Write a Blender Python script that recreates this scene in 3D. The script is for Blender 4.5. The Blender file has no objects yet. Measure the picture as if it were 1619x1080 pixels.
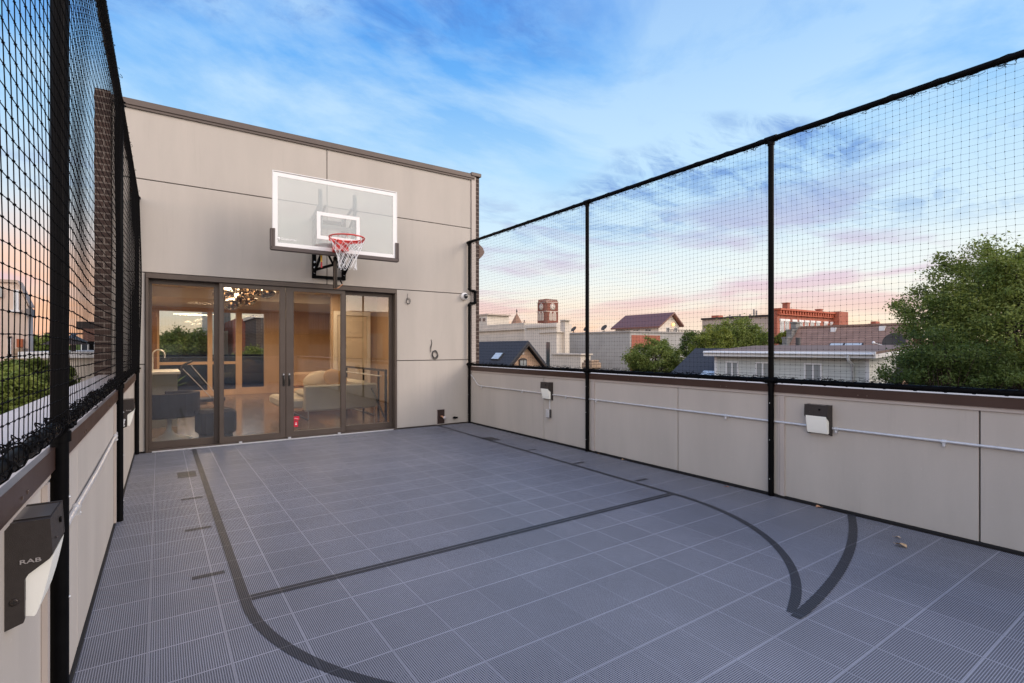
import bpy, math, random
from math import sin, cos, pi, radians as R, atan2, sqrt
from mathutils import Vector, Matrix, noise
random.seed(11)
S = bpy.context.scene
C = S.collection
# ------------------------------------------------------------------ camera
CZ = 1.367
YAW = R(34.44)
cd = bpy.data.cameras.new('camera'); cam = bpy.data.objects.new('camera', cd); C.objects.link(cam)
cam.location = (0, 0, CZ); cam.rotation_euler = (pi/2, 0, -YAW)
cd.sensor_width = 36; cd.lens = 813/1619*36; cd.shift_y = 10.5/1619
cd.clip_start = .05; cd.clip_end = 3000
S.camera = cam
# ------------------------------------------------------------------ light
SUN_EL, SUN_AZ = R(26), R(128)      # azimuth clockwise from +y
sl = bpy.data.lights.new('sun', 'SUN'); sun = bpy.data.objects.new('sun', sl); C.objects.link(sun)
sl.energy = 2.15; sl.angle = R(28); sl.color = (1, .82, .67)
sd = Vector((sin(SUN_AZ)*cos(SUN_EL), cos(SUN_AZ)*cos(SUN_EL), sin(SUN_EL)))
sun.rotation_euler = sd.to_track_quat('Z', 'Y').to_euler(); sun.location = sd*50
S.view_settings.view_transform = 'Standard'; S.view_settings.look = 'None'
S.view_settings.exposure = 0.20; S.view_settings.gamma = 1
def lin(c):
    return tuple(((v/255)/12.92 if v/255 <= .04045 else ((v/255+.055)/1.055)**2.4) for v in c)
class NT:
    """tiny node helper"""
    def __init__(s, tree): s.t = tree; s.n = tree.nodes; s.l = tree.links
    def node(s, typ, **kw):
        n = s.n.new(typ)
        for k, v in kw.items():
            if k.startswith('_'): setattr(n, k[1:], v)
        for k, v in kw.items():
            if not k.startswith('_'):
                key = int(k[1:]) if k[0] == 'i' and k[1:].isdigit() else k.replace('__', ' ')
                s.put(n.inputs[key], v)
        return n
    def put(s, sock, v):
        if isinstance(v, bpy.types.NodeSocket): s.l.new(v, sock)
        elif isinstance(v, (tuple, list)) and sock.type == 'RGBA' and len(v) == 3: sock.default_value = (*v, 1)
        else: sock.default_value = v
    def m(s, op, a, b=None, c=None, clamp=False):
        n = s.n.new('ShaderNodeMath'); n.operation = op; n.use_clamp = clamp
        s.put(n.inputs[0], a)
        if b is not None: s.put(n.inputs[1], b)
        if c is not None: s.put(n.inputs[2], c)
        return n.outputs[0]
    def mix(s, f, a, b, mode='MIX'):
        n = s.n.new('ShaderNodeMix'); n.data_type = 'RGBA'; n.blend_type = mode
        s.put(n.inputs[0], f); s.put(n.inputs[6], a); s.put(n.inputs[7], b)
        return n.outputs[2]
    def ramp(s, f, stops, interp='LINEAR'):
        n = s.n.new('ShaderNodeValToRGB'); e = n.color_ramp; e.interpolation = interp
        while len(e.elements) < len(stops): e.elements.new(.5)
        for i, (p, c) in enumerate(stops):
            e.elements[i].position = p
            e.elements[i].color = (c, c, c, 1) if isinstance(c, (int, float)) else (*c, 1)
        s.put(n.inputs[0], f)
        return n.outputs[0]
    def noise(s, vec, scale, detail=4, rough=.5, dist=0):
        n = s.node('ShaderNodeTexNoise', Scale=scale, Detail=detail, Roughness=rough, Distortion=dist)
        if vec is not None: s.put(n.inputs['Vector'], vec)
        return n.outputs[0]
    def map(s, vec, scale=(1, 1, 1), rot=(0, 0, 0), loc=(0, 0, 0)):
        n = s.node('ShaderNodeMapping', Vector=vec, Scale=scale, Rotation=rot, Location=loc)
        return n.outputs[0]
# world: dusk sky, Nishita base plus layered high cloud
W = bpy.data.worlds.new('World'); S.world = W; W.use_nodes = True
w = NT(W.node_tree); w.n.clear()
tc = w.node('ShaderNodeTexCoord').outputs['Generated']
sp = w.node('ShaderNodeSeparateXYZ', Vector=tc)
dx, dy, dz = sp.outputs
el = w.m('MAXIMUM', dz, 0.0)
base = w.ramp(el, [(0, lin((246, 208, 172))), (.05, lin((248, 226, 198))), (.12, lin((236, 237, 230))), (.20, lin((209, 229, 238))),
                   (.32, lin((164, 207, 240))), (.47, lin((98, 168, 236))), (.62, lin((72, 138, 222))), (1, lin((58, 118, 200)))])
# peach glow low down towards the left of the court
left = w.m('MULTIPLY', dx, -1.)
lowm = w.ramp(el, [(0, 1.), (.10, .85), (.22, .15), (.34, 0.)])
lm = w.m('MULTIPLY', lowm, w.ramp(left, [(0.0, 0.), (.09, .8), (.3, 1.)]))
base = w.mix(lm, base, lin((250, 176, 134)))
lm2 = w.m('MULTIPLY', w.ramp(el, [(0, .75), (.05, .4), (.09, 0.)]), w.m('MULTIPLY', w.ramp(dy, [(.55, 0.), (.85, 1.)]), w.ramp(dx, [(.10, 0.), (.40, 1.)])))
base = w.mix(lm2, base, lin((244, 170, 148)))
den = w.m('ADD', dz, .14)
cu = w.node('ShaderNodeCombineXYZ', X=w.m('DIVIDE', dx, den), Y=w.m('DIVIDE', dy, den), Z=0.0).outputs[0]
c1 = w.noise(w.map(cu, (.95, 1.5, 1), (0, 0, .5), (3.1, 1.7, 0)), 1.9, 9, .66, .8)
c2 = w.noise(w.map(cu, (.5, .62, 1), (0, 0, .2), (7.3, 2.2, 0)), 1.0, 4, .5, .2)
hi = w.ramp(c1, [(.45, 0.), (.53, .6), (.60, 1.)])
hi = w.m('MULTIPLY', hi, w.ramp(c2, [(.42, .0), (.50, 1.)]))
fine = w.noise(w.map(cu, (2.0, 4.2, 1), (0, 0, .55), (1.3, 5.7, 0)), 2.6, 8, .68, .9)
hi = w.m('MULTIPLY', hi, w.ramp(fine, [(.38, .2), (.54, 1.)]))
hi = w.m('MULTIPLY', hi, w.ramp(el, [(.17, 0.), (.25, 1.)]))
hi = w.m('MULTIPLY', hi, w.ramp(el, [(.6, .9), (1., .3)]))
pale = w.ramp(w.noise(w.map(cu, (.8, 1.1, 1), (0, 0, .9), (1, 9, 0)), 1.1, 8, .6, .5), [(.42, 0.), (.58, .9)])
pale = w.m('MULTIPLY', pale, w.ramp(el, [(.2, .2), (.35, .8), (.6, .5)]))
base = w.mix(pale, base, lin((196, 224, 243)))
col = w.mix(hi, base, w.ramp(el, [(.22, lin((128, 164, 212))), (.42, lin((78, 128, 204)))]))
# long lavender / pink bands low over the roofs
b1 = w.noise(w.map(tc, (2.0, 2.0, 10), (.03, -.04, 0), (4.4, .4, 2.6)), 1.35, 6, .52, .5)
bm = w.m('MULTIPLY', w.ramp(b1, [(.51, 0.), (.61, 1.)]), w.ramp(el, [(.03, 0.), (.07, 1.), (.24, .85), (.33, 0.)]))
bcol = w.ramp(el, [(.04, lin((242, 200, 176))), (.12, lin((214, 186, 204))), (.26, lin((154, 172, 212)))])
col = w.mix(w.m('MULTIPLY', bm, .85), col, bcol)
# unseen glow added behind the camera to light the right and back walls
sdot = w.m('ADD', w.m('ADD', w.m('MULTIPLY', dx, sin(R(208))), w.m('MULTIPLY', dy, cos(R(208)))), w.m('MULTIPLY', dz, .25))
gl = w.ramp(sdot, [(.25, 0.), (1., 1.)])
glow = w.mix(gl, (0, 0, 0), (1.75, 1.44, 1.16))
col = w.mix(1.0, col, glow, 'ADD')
sky = w.node('ShaderNodeTexSky', _sky_type='NISHITA', _sun_disc=False, _sun_elevation=SUN_EL, _sun_rotation=SUN_AZ)
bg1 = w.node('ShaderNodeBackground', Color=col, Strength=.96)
bg2 = w.node('ShaderNodeBackground', Color=sky.outputs[0], Strength=.01)
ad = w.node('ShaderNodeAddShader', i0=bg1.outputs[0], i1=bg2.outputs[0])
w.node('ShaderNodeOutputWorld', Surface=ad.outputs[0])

# ------------------------------------------------------------------ helpers
def ray(px, py):
    u = (px-809.5)/813; v = (550.5-py)/813
    return Vector((sin(YAW)+u*cos(YAW), cos(YAW)-u*sin(YAW), v))
def at(px, py, X=None, Y=None, Z=None, D=None):
    """measure a point of the photograph on a plane of known position"""
    r = ray(px, py)
    t = X/r.x if X is not None else Y/r.y if Y is not None else (Z-CZ)/r.z if Z is not None else D
    return r*t+Vector((0, 0, CZ))
class MB:
    def __init__(s): s.v = []; s.f = []; s.mi = []; s.sm = []; s.cm = 0; s.M = None
    def add(s, vs, fs, smooth=False):
        o = len(s.v)
        if s.M is not None: vs = [s.M @ Vector(v) for v in vs]
        s.v += [tuple(v) for v in vs]; s.f += [tuple(i+o for i in f) for f in fs]
        s.mi += [s.cm]*len(fs); s.sm += [smooth]*len(fs)
        return s
    def box(s, x0, x1, y0, y1, z0, z1, b=0):
        if b:
            pts = []
            for z, k in ((z0, b), (z0+b, 0), (z1-b, 0), (z1, b)):
                pts += rrect(x0+k, x1-k, y0+k, y1-k, z, b)
            n = 8; fs = [tuple(range(n-1, -1, -1)), tuple(range(3*n, 4*n))]
            for j in range(3):
                for i in range(n): fs.append((j*n+i, j*n+(i+1) % n, (j+1)*n+(i+1) % n, (j+1)*n+i))
            return s.add(pts, fs)
        v = [(x, y, z) for z in (z0, z1) for x, y in ((x0, y0), (x1, y0), (x1, y1), (x0, y1))]
        return s.add(v, [(3, 2, 1, 0), (4, 5, 6, 7), (0, 1, 5, 4), (1, 2, 6, 5), (2, 3, 7, 6), (3, 0, 4, 7)])
    def prism(s, poly, axis, a, b, smooth=False):
        """poly of 2-D points extruded along axis from a to b"""
        def P(p, t): return {'x': (t, p[0], p[1]), 'y': (p[0], t, p[1]), 'z': (p[0], p[1], t)}[axis]
        n = len(poly); v = [P(p, a) for p in poly]+[P(p, b) for p in poly]
        fs = [tuple(range(n-1, -1, -1)), tuple(range(n, 2*n))]
        s.add(v, fs); s.add(v, [(i, (i+1) % n, n+(i+1) % n, n+i) for i in range(n)], smooth)
        return s
    def tube(s, pts, r, n=8, closed=False, cap=True, smooth=True):
        pts = [Vector(p) for p in pts]; N = len(pts); vs = []; fs = []
        up = Vector((0, 0, 1)); prev = None
        for i, p in enumerate(pts):
            a = pts[(i-1) % N] if (i or closed) else p; b = pts[(i+1) % N] if (i < N-1 or closed) else p
            d = (b-a)
            d = d.normalized() if d.length > 1e-9 else Vector((0, 0, 1))
            if prev is None:
                u = d.cross(up)
                if u.length < .05: u = d.cross(Vector((1, 0, 0)))
            else: u = prev - d*prev.dot(d)
            u.normalize(); prev = u; w_ = d.cross(u)
            rr = r[i] if isinstance(r, (list, tuple)) else r
            for k in range(n):
                t = 2*pi*k/n; vs.append(p+u*cos(t)*rr+w_*sin(t)*rr)
        for i in range(N if closed else N-1):
            for k in range(n):
                a = i*n+k; b = i*n+(k+1) % n; j = ((i+1) % N)*n
                fs.append((a, b, j+(k+1) % n, j+k))
        s.add(vs, fs, smooth)
        if cap and not closed: s.add(vs[:n]+vs[-n:], [tuple(range(n-1, -1, -1)), tuple(range(n, 2*n))])
        return s
    def lathe(s, prof, n=20, c=(0, 0, 0), smooth=True, axis='z'):
        vs = []; fs = []
        for r, z in prof:
            for k in range(n):
                t = 2*pi*k/n; p = (r*cos(t), r*sin(t), z)
                if axis == 'y': p = (p[0], p[2], p[1])
                if axis == 'x': p = (p[2], p[0], p[1])
                vs.append((p[0]+c[0], p[1]+c[1], p[2]+c[2]))
        for i in range(len(prof)-1):
            for k in range(n): fs.append((i*n+k, i*n+(k+1) % n, (i+1)*n+(k+1) % n, (i+1)*n+k))
        return s.add(vs, fs, smooth)
    def ball(s, c, r, n=12, sc=(1, 1, 1)):
        m = n//2; pr = []
        o = len(s.v)
        vs = []; fs = []
        for i in range(m+1):
            a = -pi/2+pi*i/m
            for k in range(n):
                t = 2*pi*k/n
                vs.append((c[0]+r*sc[0]*cos(a)*cos(t), c[1]+r*sc[1]*cos(a)*sin(t), c[2]+r*sc[2]*sin(a)))
        for i in range(m):
            for k in range(n): fs.append((i*n+k, i*n+(k+1) % n, (i+1)*n+(k+1) % n, (i+1)*n+k))
        return s.add(vs, fs, True)
    def pieces(s, tol=.002):
        """face groups that do not touch one another"""
        par = list(range(len(s.v)))
        def fd(i):
            while par[i] != i: par[i] = par[par[i]]; i = par[i]
            return i
        key = {}
        for i, v in enumerate(s.v):
            k = (round(v[0], 4), round(v[1], 4), round(v[2], 4)); par[i] = fd(key.setdefault(k, i))
        for f in s.f:
            for j in f[1:]: par[fd(j)] = fd(f[0])
        bb = {}
        for i, v in enumerate(s.v):
            r = fd(i); b_ = bb.setdefault(r, [list(v), list(v)])
            for k in range(3): b_[0][k] = min(b_[0][k], v[k]); b_[1][k] = max(b_[1][k], v[k])
        gs = [([r], b_) for r, b_ in bb.items()]
        ch = True
        while ch:
            ch = False; out = []
            for g_ in gs:
                for o in out:
                    if all(g_[1][0][k]-tol <= o[1][1][k] and o[1][0][k]-tol <= g_[1][1][k] for k in range(3)):
                        o[0].extend(g_[0])
                        for k in range(3): o[1][0][k] = min(o[1][0][k], g_[1][0][k]); o[1][1][k] = max(o[1][1][k], g_[1][1][k])
                        ch = True; break
                else: out.append((list(g_[0]), [list(g_[1][0]), list(g_[1][1])]))
            gs = out
        return [set(g_[0]) for g_ in gs], fd
    def each(s, name, mats, parent=None, label=None):
        """one object for every separate piece"""
        gs, fd = s.pieces(); res = []
        for g_ in gs:
            q = MB(); mp = {}
            for fi, f in enumerate(s.f):
                if fd(f[0]) in g_:
                    nf = []
                    for i in f:
                        if i not in mp: mp[i] = len(q.v); q.v.append(s.v[i])
                        nf.append(mp[i])
                    q.f.append(tuple(nf)); q.mi.append(s.mi[fi]); q.sm.append(s.sm[fi])
            res.append(q.build(name, mats, parent, label))
        return res
    def build(s, name, mats, parent=None, label=None):
        me = bpy.data.meshes.new(name); me.from_pydata(s.v, [], s.f)
        mats = mats if isinstance(mats, (list, tuple)) else [mats]
        for m in mats: me.materials.append(m)
        me.polygons.foreach_set('material_index', s.mi); me.polygons.foreach_set('use_smooth', s.sm)
        me.update()
        o = bpy.data.objects.new(name, me); C.objects.link(o)
        if parent: o.parent = parent
        if label: o['label'] = label
        return o
def rrect(x0, x1, y0, y1, z, b):
    return [(x0+b, y0, z), (x1-b, y0, z), (x1, y0+b, z), (x1, y1-b, z), (x1-b, y1, z), (x0+b, y1, z), (x0, y1-b, z), (x0, y0+b, z)]
def tag(o, label, cat, group=None, kind=None):
    if kind: o['kind'] = kind
    if label: o['label'] = label
    if cat: o['category'] = cat
    if group: o['group'] = group
    return o
def thing(name, label, cat, loc=(0, 0, 0), rz=0, group=None):
    o = bpy.data.objects.new(name, None); C.objects.link(o); o.location = loc; o.rotation_euler = (0, 0, rz)
    o.empty_display_size = .2
    return tag(o, label, cat, group)
def kids(o): return [c for c in bpy.data.objects if c.parent == o]
def dup(o, loc, rz, label, parent=None):
    c = o.copy(); C.objects.link(c)
    if parent: c.parent = parent
    else:
        c.location = loc; c.rotation_euler = (0, 0, rz); c['label'] = label
    for k in kids(o): dup(k, None, None, None, c)
    return c
def struct(mb, name, mat): return tag(mb.build(name, mat), None, None, kind='structure')
def text_obj(body, size, mat, name, parent, M, ext=.0006, font_scale=(1, 1)):
    cu = bpy.data.curves.new(name, 'FONT'); cu.body = body; cu.size = size; cu.extrude = ext; cu.align_x = 'CENTER'; cu.align_y = 'CENTER'
    cu.offset = size*.012
    t = bpy.data.objects.new('tmp', cu); C.objects.link(t)
    bpy.context.view_layer.update()
    me = bpy.data.meshes.new_from_object(t.evaluated_get(bpy.context.evaluated_depsgraph_get()))
    bpy.data.objects.remove(t)
    me.transform(Matrix.Diagonal((font_scale[0], font_scale[1], 1, 1))); me.transform(M)
    me.materials.clear(); me.materials.append(mat)
    o = bpy.data.objects.new(name, me); C.objects.link(o); o.parent = parent
    return o
# ------------------------------------------------------------------ materials
MATS = {}
def mat(name, col, rough=.6, var=.0, vscale=3., bump=0., bscale=60., metal=0., spec=.5, col2=None, stretch=(1, 1, 1), emit=None, es=0.):
    if name in MATS: return MATS[name]
    m = bpy.data.materials.new(name); m.use_nodes = True; t = NT(m.node_tree); t.n.clear()
    oc = t.node('ShaderNodeTexCoord').outputs['Object']
    oc = t.map(oc, stretch) if stretch != (1, 1, 1) else oc
    p = t.node('ShaderNodeBsdfPrincipled', Roughness=rough, Metallic=metal)
    p.inputs['Specular IOR Level'].default_value = spec
    if var or col2:
        f = t.noise(oc, vscale, 5, .6)
        c2_ = col2 or tuple(min(1, c*(1+var)) for c in col)
        c1_ = col if col2 else tuple(c*(1-var) for c in col)
        t.put(p.inputs['Base Color'], t.mix(t.ramp(f, [(.35, 0.), (.65, 1.)]), c1_, c2_))
        t.put(p.inputs['Roughness'], t.m('ADD', t.m('MULTIPLY', t.m('SUBTRACT', f, .5), .25), rough))
    else: p.inputs['Base Color'].default_value = (*col, 1)
    if name == 'fibre_cement':
        o2 = t.node('ShaderNodeTexCoord').outputs['Object']
        st = t.ramp(t.noise(t.map(o2, (9, 9, .55)), 1.6, 6, .7), [(.56, 0.), (.72, 1.)])
        st = t.m('MULTIPLY', st, t.ramp(t.noise(o2, .8, 3), [(.45, 0.), (.6, .16)]))
        old = p.inputs['Base Color'].links[0].from_socket
        spk = t.m('MULTIPLY', t.ramp(t.noise(o2, 38, 2, .5), [(.70, 0.), (.74, 1.)]), .22)
        t.put(p.inputs['Base Color'], t.mix(spk, t.mix(st, old, (.20, .17, .15)), (.62, .58, .54)))
    if bump:
        b = t.node('ShaderNodeBump', Height=t.noise(oc, bscale, 5, .6), Strength=bump, Distance=.01)
        t.put(p.inputs['Normal'], b.outputs[0])
    if emit:
        p.inputs['Emission Color'].default_value = (*emit, 1); p.inputs['Emission Strength'].default_value = es
    t.node('ShaderNodeOutputMaterial', Surface=p.outputs[0])
    MATS[name] = m
    return m
def brick_mat(name, c1, c2, mortar, bw=.21, bh=.0763, ms=.012, rough=.85, vertical='xz', var=.3, bump=.5):
    m = bpy.data.materials.new(name); m.use_nodes = True; t = NT(m.node_tree); t.n.clear()
    oc = t.node('ShaderNodeTexCoord').outputs['Object']
    s_ = t.node('ShaderNodeSeparateXYZ', Vector=oc)
    u = t.m('ADD', s_.outputs[0], s_.outputs[1])
    v = t.node('ShaderNodeCombineXYZ', X=u, Y=s_.outputs[2], Z=0.).outputs[0]
    b = t.node('ShaderNodeTexBrick', Vector=v, Color1=c1, Color2=c2, Mortar=mortar, Scale=1., Bias=0.)
    b.inputs['Mortar Size'].default_value = ms; b.inputs['Brick Width'].default_value = bw; b.inputs['Row Height'].default_value = bh
    n = t.noise(oc, 1.3, 6, .6)
    colr = t.mix(t.ramp(n, [(.3, 0.), (.7, 1.)]), t.mix(1., b.outputs[0], (1-var, 1-var, 1-var), 'MULTIPLY'), b.outputs[0])
    p = t.node('ShaderNodeBsdfPrincipled', Base__Color=colr, Roughness=rough)
    bp = t.node('ShaderNodeBump', Height=b.outputs[1], Strength=bump, Distance=.008); bp.invert = True
    t.put(p.inputs['Normal'], bp.outputs[0])
    t.node('ShaderNodeOutputMaterial', Surface=p.outputs[0])
    return m
def glass_mat(name, tint=(.9, .93, .92), refl=.08, rough=.0, k=1., haze=0., hcol=(.8, .8, .8)):
    m = bpy.data.materials.new(name); m.use_nodes = True; t = NT(m.node_tree); t.n.clear()
    fr = t.node('ShaderNodeFresnel', IOR=1.5).outputs[0]
    fac = t.m('ADD', t.m('MULTIPLY', fr, k), refl, clamp=True)
    tr = t.node('ShaderNodeBsdfTransparent', Color=tint)
    base = tr.outputs[0]
    if haze:
        d = t.node('ShaderNodeBsdfDiffuse', Color=hcol)
        base = t.node('ShaderNodeMixShader', i0=haze, i1=base, i2=d.outputs[0]).outputs[0]
    g = t.node('ShaderNodeBsdfGlossy', Color=(1, 1, 1), Roughness=rough)
    mx = t.node('ShaderNodeMixShader', i0=fac, i1=base, i2=g.outputs[0])
    t.node('ShaderNodeOutputMaterial', Surface=mx.outputs[0])
    return m
def siding_mat(name, col, pitch=.1, dark=.55, axis=2, rough=.6):
    m = bpy.data.materials.new(name); m.use_nodes = True; t = NT(m.node_tree); t.n.clear()
    oc = t.node('ShaderNodeTexCoord').outputs['Object']
    z = t.node('ShaderNodeSeparateXYZ', Vector=oc).outputs[axis]
    fr = t.m('FRACT', t.m('DIVIDE', z, pitch))
    lip = t.ramp(fr, [(0, dark), (.10, 1.), (.9, 1.), (1, dark)])
    n = t.ramp(t.noise(oc, 1.5, 4), [(.3, .88), (.7, 1.)])
    colr = t.mix(1., t.mix(1., col, lip, 'MULTIPLY'), n, 'MULTIPLY')
    p = t.node('ShaderNodeBsdfPrincipled', Base__Color=colr, Roughness=rough)
    b = t.node('ShaderNodeBump', Height=t.m('SUBTRACT', 1., fr), Strength=.6, Distance=.015)
    t.put(p.inputs['Normal'], b.outputs[0])
    t.node('ShaderNodeOutputMaterial', Surface=p.outputs[0])
    return m
def leaf_mat(name, dark, light):
    m = bpy.data.materials.new(name); m.use_nodes = True; t = NT(m.node_tree); t.n.clear()
    oc = t.node('ShaderNodeTexCoord').outputs['Object']
    f = t.m('ADD', t.m('MULTIPLY', t.noise(oc, .9, 2), .6), t.m('MULTIPLY', t.noise(oc, 9, 2), .45))
    c = t.mix(t.ramp(f, [(.38, 0.), (.66, 1.)]), dark, light)
    d = t.node('ShaderNodeBsdfPrincipled', Base__Color=c, Roughness=.55)
    d.inputs['Specular IOR Level'].default_value = .3
    tl = t.node('ShaderNodeBsdfTranslucent', Color=t.mix(.5, c, (.16, .22, .03)))
    mx = t.node('ShaderNodeMixShader', i0=.35, i1=d.outputs[0], i2=tl.outputs[0])
    t.node('ShaderNodeOutputMaterial', Surface=mx.outputs[0])
    return m
def court_mat(name, col, hole):
    """injection-moulded court tile: staggered perforations, solid rim round each one-foot tile"""
    m = bpy.data.materials.new(name); m.use_nodes = True; t = NT(m.node_tree); t.n.clear()
    oc = t.node('ShaderNodeTexCoord').outputs['Object']
    s_ = t.node('ShaderNodeSeparateXYZ', Vector=oc); x, y = s_.outputs[0], s_.outputs[1]
    T = .3048
    def edge(c, off):
        f = t.m('FRACT', t.m('DIVIDE', t.m('SUBTRACT', c, off-30*T), T))
        return t.m('MULTIPLY', t.m('MINIMUM', f, t.m('SUBTRACT', 1., f)), T)
    ex, ey = edge(x, .261), edge(y, 2.22)
    e = t.m('MINIMUM', ex, ey)
    rim = t.m('MAXIMUM', t.m('LESS_THAN', ex, .0031), t.m('LESS_THAN', ey, .0044))
    gap = t.m('MAXIMUM', t.m('LESS_THAN', ex, .0016), t.m('LESS_THAN', ey, .0008))
    k = pi/.0092
    h = t.m('MULTIPLY', t.m('SINE', t.m('MULTIPLY', x, k)), t.m('SINE', t.m('MULTIPLY', y, k)))
    holes = t.m('GREATER_THAN', t.m('ABSOLUTE', h), .40)
    holes = t.m('MULTIPLY', holes, t.m('SUBTRACT', 1., rim))
    tile = t.node('ShaderNodeCombineXYZ', X=t.m('FLOOR', t.m('DIVIDE', t.m('SUBTRACT', x, .261), T)), Y=t.m('FLOOR', t.m('DIVIDE', t.m('SUBTRACT', y, 2.22), T)), Z=0.).outputs[0]
    wn = t.node('ShaderNodeTexWhiteNoise', Vector=tile).outputs[0]
    tone = t.ramp(wn, [(0, .93), (1, 1.06)])
    dirt = t.m('MULTIPLY', t.ramp(t.noise(oc, 1.1, 6, .65), [(.3, .84), (.7, 1.08)]), t.ramp(t.noise(t.map(oc, (3, 1, 1), (0, 0, .6)), 5, 6, .7, .6), [(.55, 1.), (.75, 1.14)]))
    c = t.mix(1., t.mix(1., col, tone, 'MULTIPLY'), dirt, 'MULTIPLY')
    c = t.mix(rim, c, t.mix(1., c, (1.02, 1.02, 1.02), 'MULTIPLY'))
    c = t.mix(holes, c, hole)
    c = t.mix(gap, c, t.mix(.5, c, hole))
    p = t.node('ShaderNodeBsdfPrincipled', Base__Color=c, Roughness=t.m('ADD', .42, t.m('MULTIPLY', holes, .5)))
    p.inputs['Specular IOR Level'].default_value = .45
    b = t.node('ShaderNodeBump', Height=t.m('SUBTRACT', 1., t.m('MAXIMUM', holes, gap)), Strength=.35, Distance=.004)
    t.put(p.inputs['Normal'], b.outputs[0])
    t.node('ShaderNodeOutputMaterial', Surface=p.outputs[0])
    return m
PANEL = mat('fibre_cement', (.455, .418, .372), .75, .055, 2.2, .14, 160, stretch=(1, 1, .22))
JOINT = mat('joint_metal', (.10, .085, .075), .5)
TRIMB = mat('beige_trim', (.44, .39, .35), .5, .04)
BRONZE = mat('dark_bronze', (.105, .080, .066), .42, .06, 4, metal=.2)
FRAME = mat('door_bronze', (.10, .078, .064), .38, .05, 4, metal=.25)
COPBR = mat('brown_fascia', (.055, .031, .024), .36, .08, 3, metal=.2)
COPTOP = mat('pale_coping', (.56, .49, .44), .45, .06, 2)
BLACK = mat('black_pipe', (.003, .003, .0034), .5, .2, 20, spec=.07)
CORD = mat('black_cord', (.004, .0038, .004), .9, spec=.08)
GALV = mat('galvanised', (.66, .67, .68), .36, .08, 25, metal=.45)
DKGR = mat('fixture_bronze', (.040, .034, .031), .5, .08, 50, .15, 400, spec=.25)
LENS = mat('lens', (.80, .80, .74), .35, emit=(.9, .9, .8), es=.06)
WHITE = mat('white_paint', (.80, .80, .79), .4)
WHITEM = mat('white_net', (.85, .85, .85), .8)
RED = mat('red_rim', (.62, .035, .025), .32)
STEELB = mat('grey_arm', (.34, .36, .37), .4, metal=.4)
RUBBER = mat('bronze_padding', (.085, .066, .06), .6)
COPPER = mat('copper', (.55, .28, .16), .3, metal=.9)
BRICKD = brick_mat('brown_brick', (.070, .040, .030), (.048, .028, .022), (.19, .155, .13), ms=.009)
GLASS = glass_mat('door_glass', (.95, .96, .94), .055, k=1.2)
WGL = mat('far_glass', (.05, .06, .075), .08, spec=.9)
WGL2 = mat('blind_glass', (.30, .32, .32), .15, spec=.8)
def ground_z(): return -9.5
# ------------------------------------------------------------------ setting
YB = 8.24; XR = 4.70; YN = -6.0
b = MB(); N = 40; L = 900
b.add([(-L, -L, -9.5), (L, -L, -9.5), (L, L, -9.5), (-L, L, -9.5)], [(0, 1, 2, 3)])
struct(b, 'ground', mat('ground', (.06, .075, .045), .95, .3, .05, col2=(.11, .105, .09)))
b = MB().box(-.75, 4.98, YN, 8.4, -.30, -.012)
struct(b, 'roof_deck', mat('deck_base', (.02, .02, .022), .9))
b = MB().add([(-.335, YN, 0), (4.672, YN, 0), (4.672, 8.215, 0), (-.29, 8.215, 0)], [(0, 1, 2, 3)])
struct(b, 'floor', court_mat('court_tile', (.285, .296, .338), (.018, .020, .029)))
LINE = court_mat('court_line', (.042, .046, .058), (.010, .011, .014))
ln = MB(); Zl = .002
def strip(pts, wd, ymin=-99):
    o = []
    for i, p in enumerate(pts):
        a = Vector(pts[max(i-1, 0)]); c = Vector(pts[min(i+1, len(pts)-1)]); d = (c-a).normalized(); n = Vector((-d.y, d.x))*(wd[i] if isinstance(wd, list) else wd)/2
        o += [(p[0]-n.x, max(ymin, p[1]-n.y), Zl), (p[0]+n.x, max(ymin, p[1]+n.y), Zl)]
    ln.add(o, [(2*i, 2*i+2, 2*i+3, 2*i+1) for i in range(len(pts)-1)])
# one closed outline: key sides run into the free throw circle
KL, KR, FT = .385, 3.975, 3.13
ln.add([(KL-.026, FT-.03, Zl), (KL+.026, FT-.03, Zl), (KL+.026, 8.16, Zl), (KL-.026, 8.16, Zl)], [(0, 1, 2, 3)])
ln.add([(KR-.026, FT-.03, Zl), (KR+.026, FT-.03, Zl), (4.086, 8.19, Zl), (4.034, 8.19, Zl)], [(0, 1, 2, 3)])
for y0, y1 in ((FT-.036, FT-.003), (FT+.003, FT+.036)):
    ln.add([(KL+.028, y0, Zl), (KR-.028, y0, Zl), (KR-.028, y1, Zl), (KL+.028, y1, Zl)], [(0, 1, 2, 3)])
rc = (KR-KL)/2; cxk = (KL+KR)/2
strip([(cxk+rc*cos(a), FT-.0305+rc*sin(a)) for a in [pi+R(68)*i/72 for i in range(73)]], .052)
strip([(cxk+rc*cos(a), FT-.0305+rc*sin(a)) for a in [-R(73.5)*i/72 for i in range(73)]], [.052*min(1, (82-i)/14) for i in range(73)])
for side in (0, 1):
    a0, a1 = ((.158, .330), (4.035, 4.207))[side]
    for y in (5.50, 4.55, 3.585):
        yy = y if side == 0 else y+.05
        ln.add([(a0, yy-.025, Zl), (a1, yy-.025, Zl), (a1, yy+.025, Zl), (a0, yy+.025, Zl)], [(0, 1, 2, 3)])
    ln.add([(a0, 6.42, Zl), (a1, 6.42, Zl), (a1, 6.72, Zl), (a0, 6.72, Zl)], [(0, 1, 2, 3)])
# three point arc, clipped against the right wall
R3 = 5.942; c3 = (2.078, 7.248)
Zl = .0035
strip([(c3[0]+R3*cos(a), c3[1]+R3*sin(a)) for a in [R(-64.05)+R(-20.3)*i/60 for i in range(61)]], .055, 1.313)
struct(ln, 'court_lines', LINE)
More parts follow.
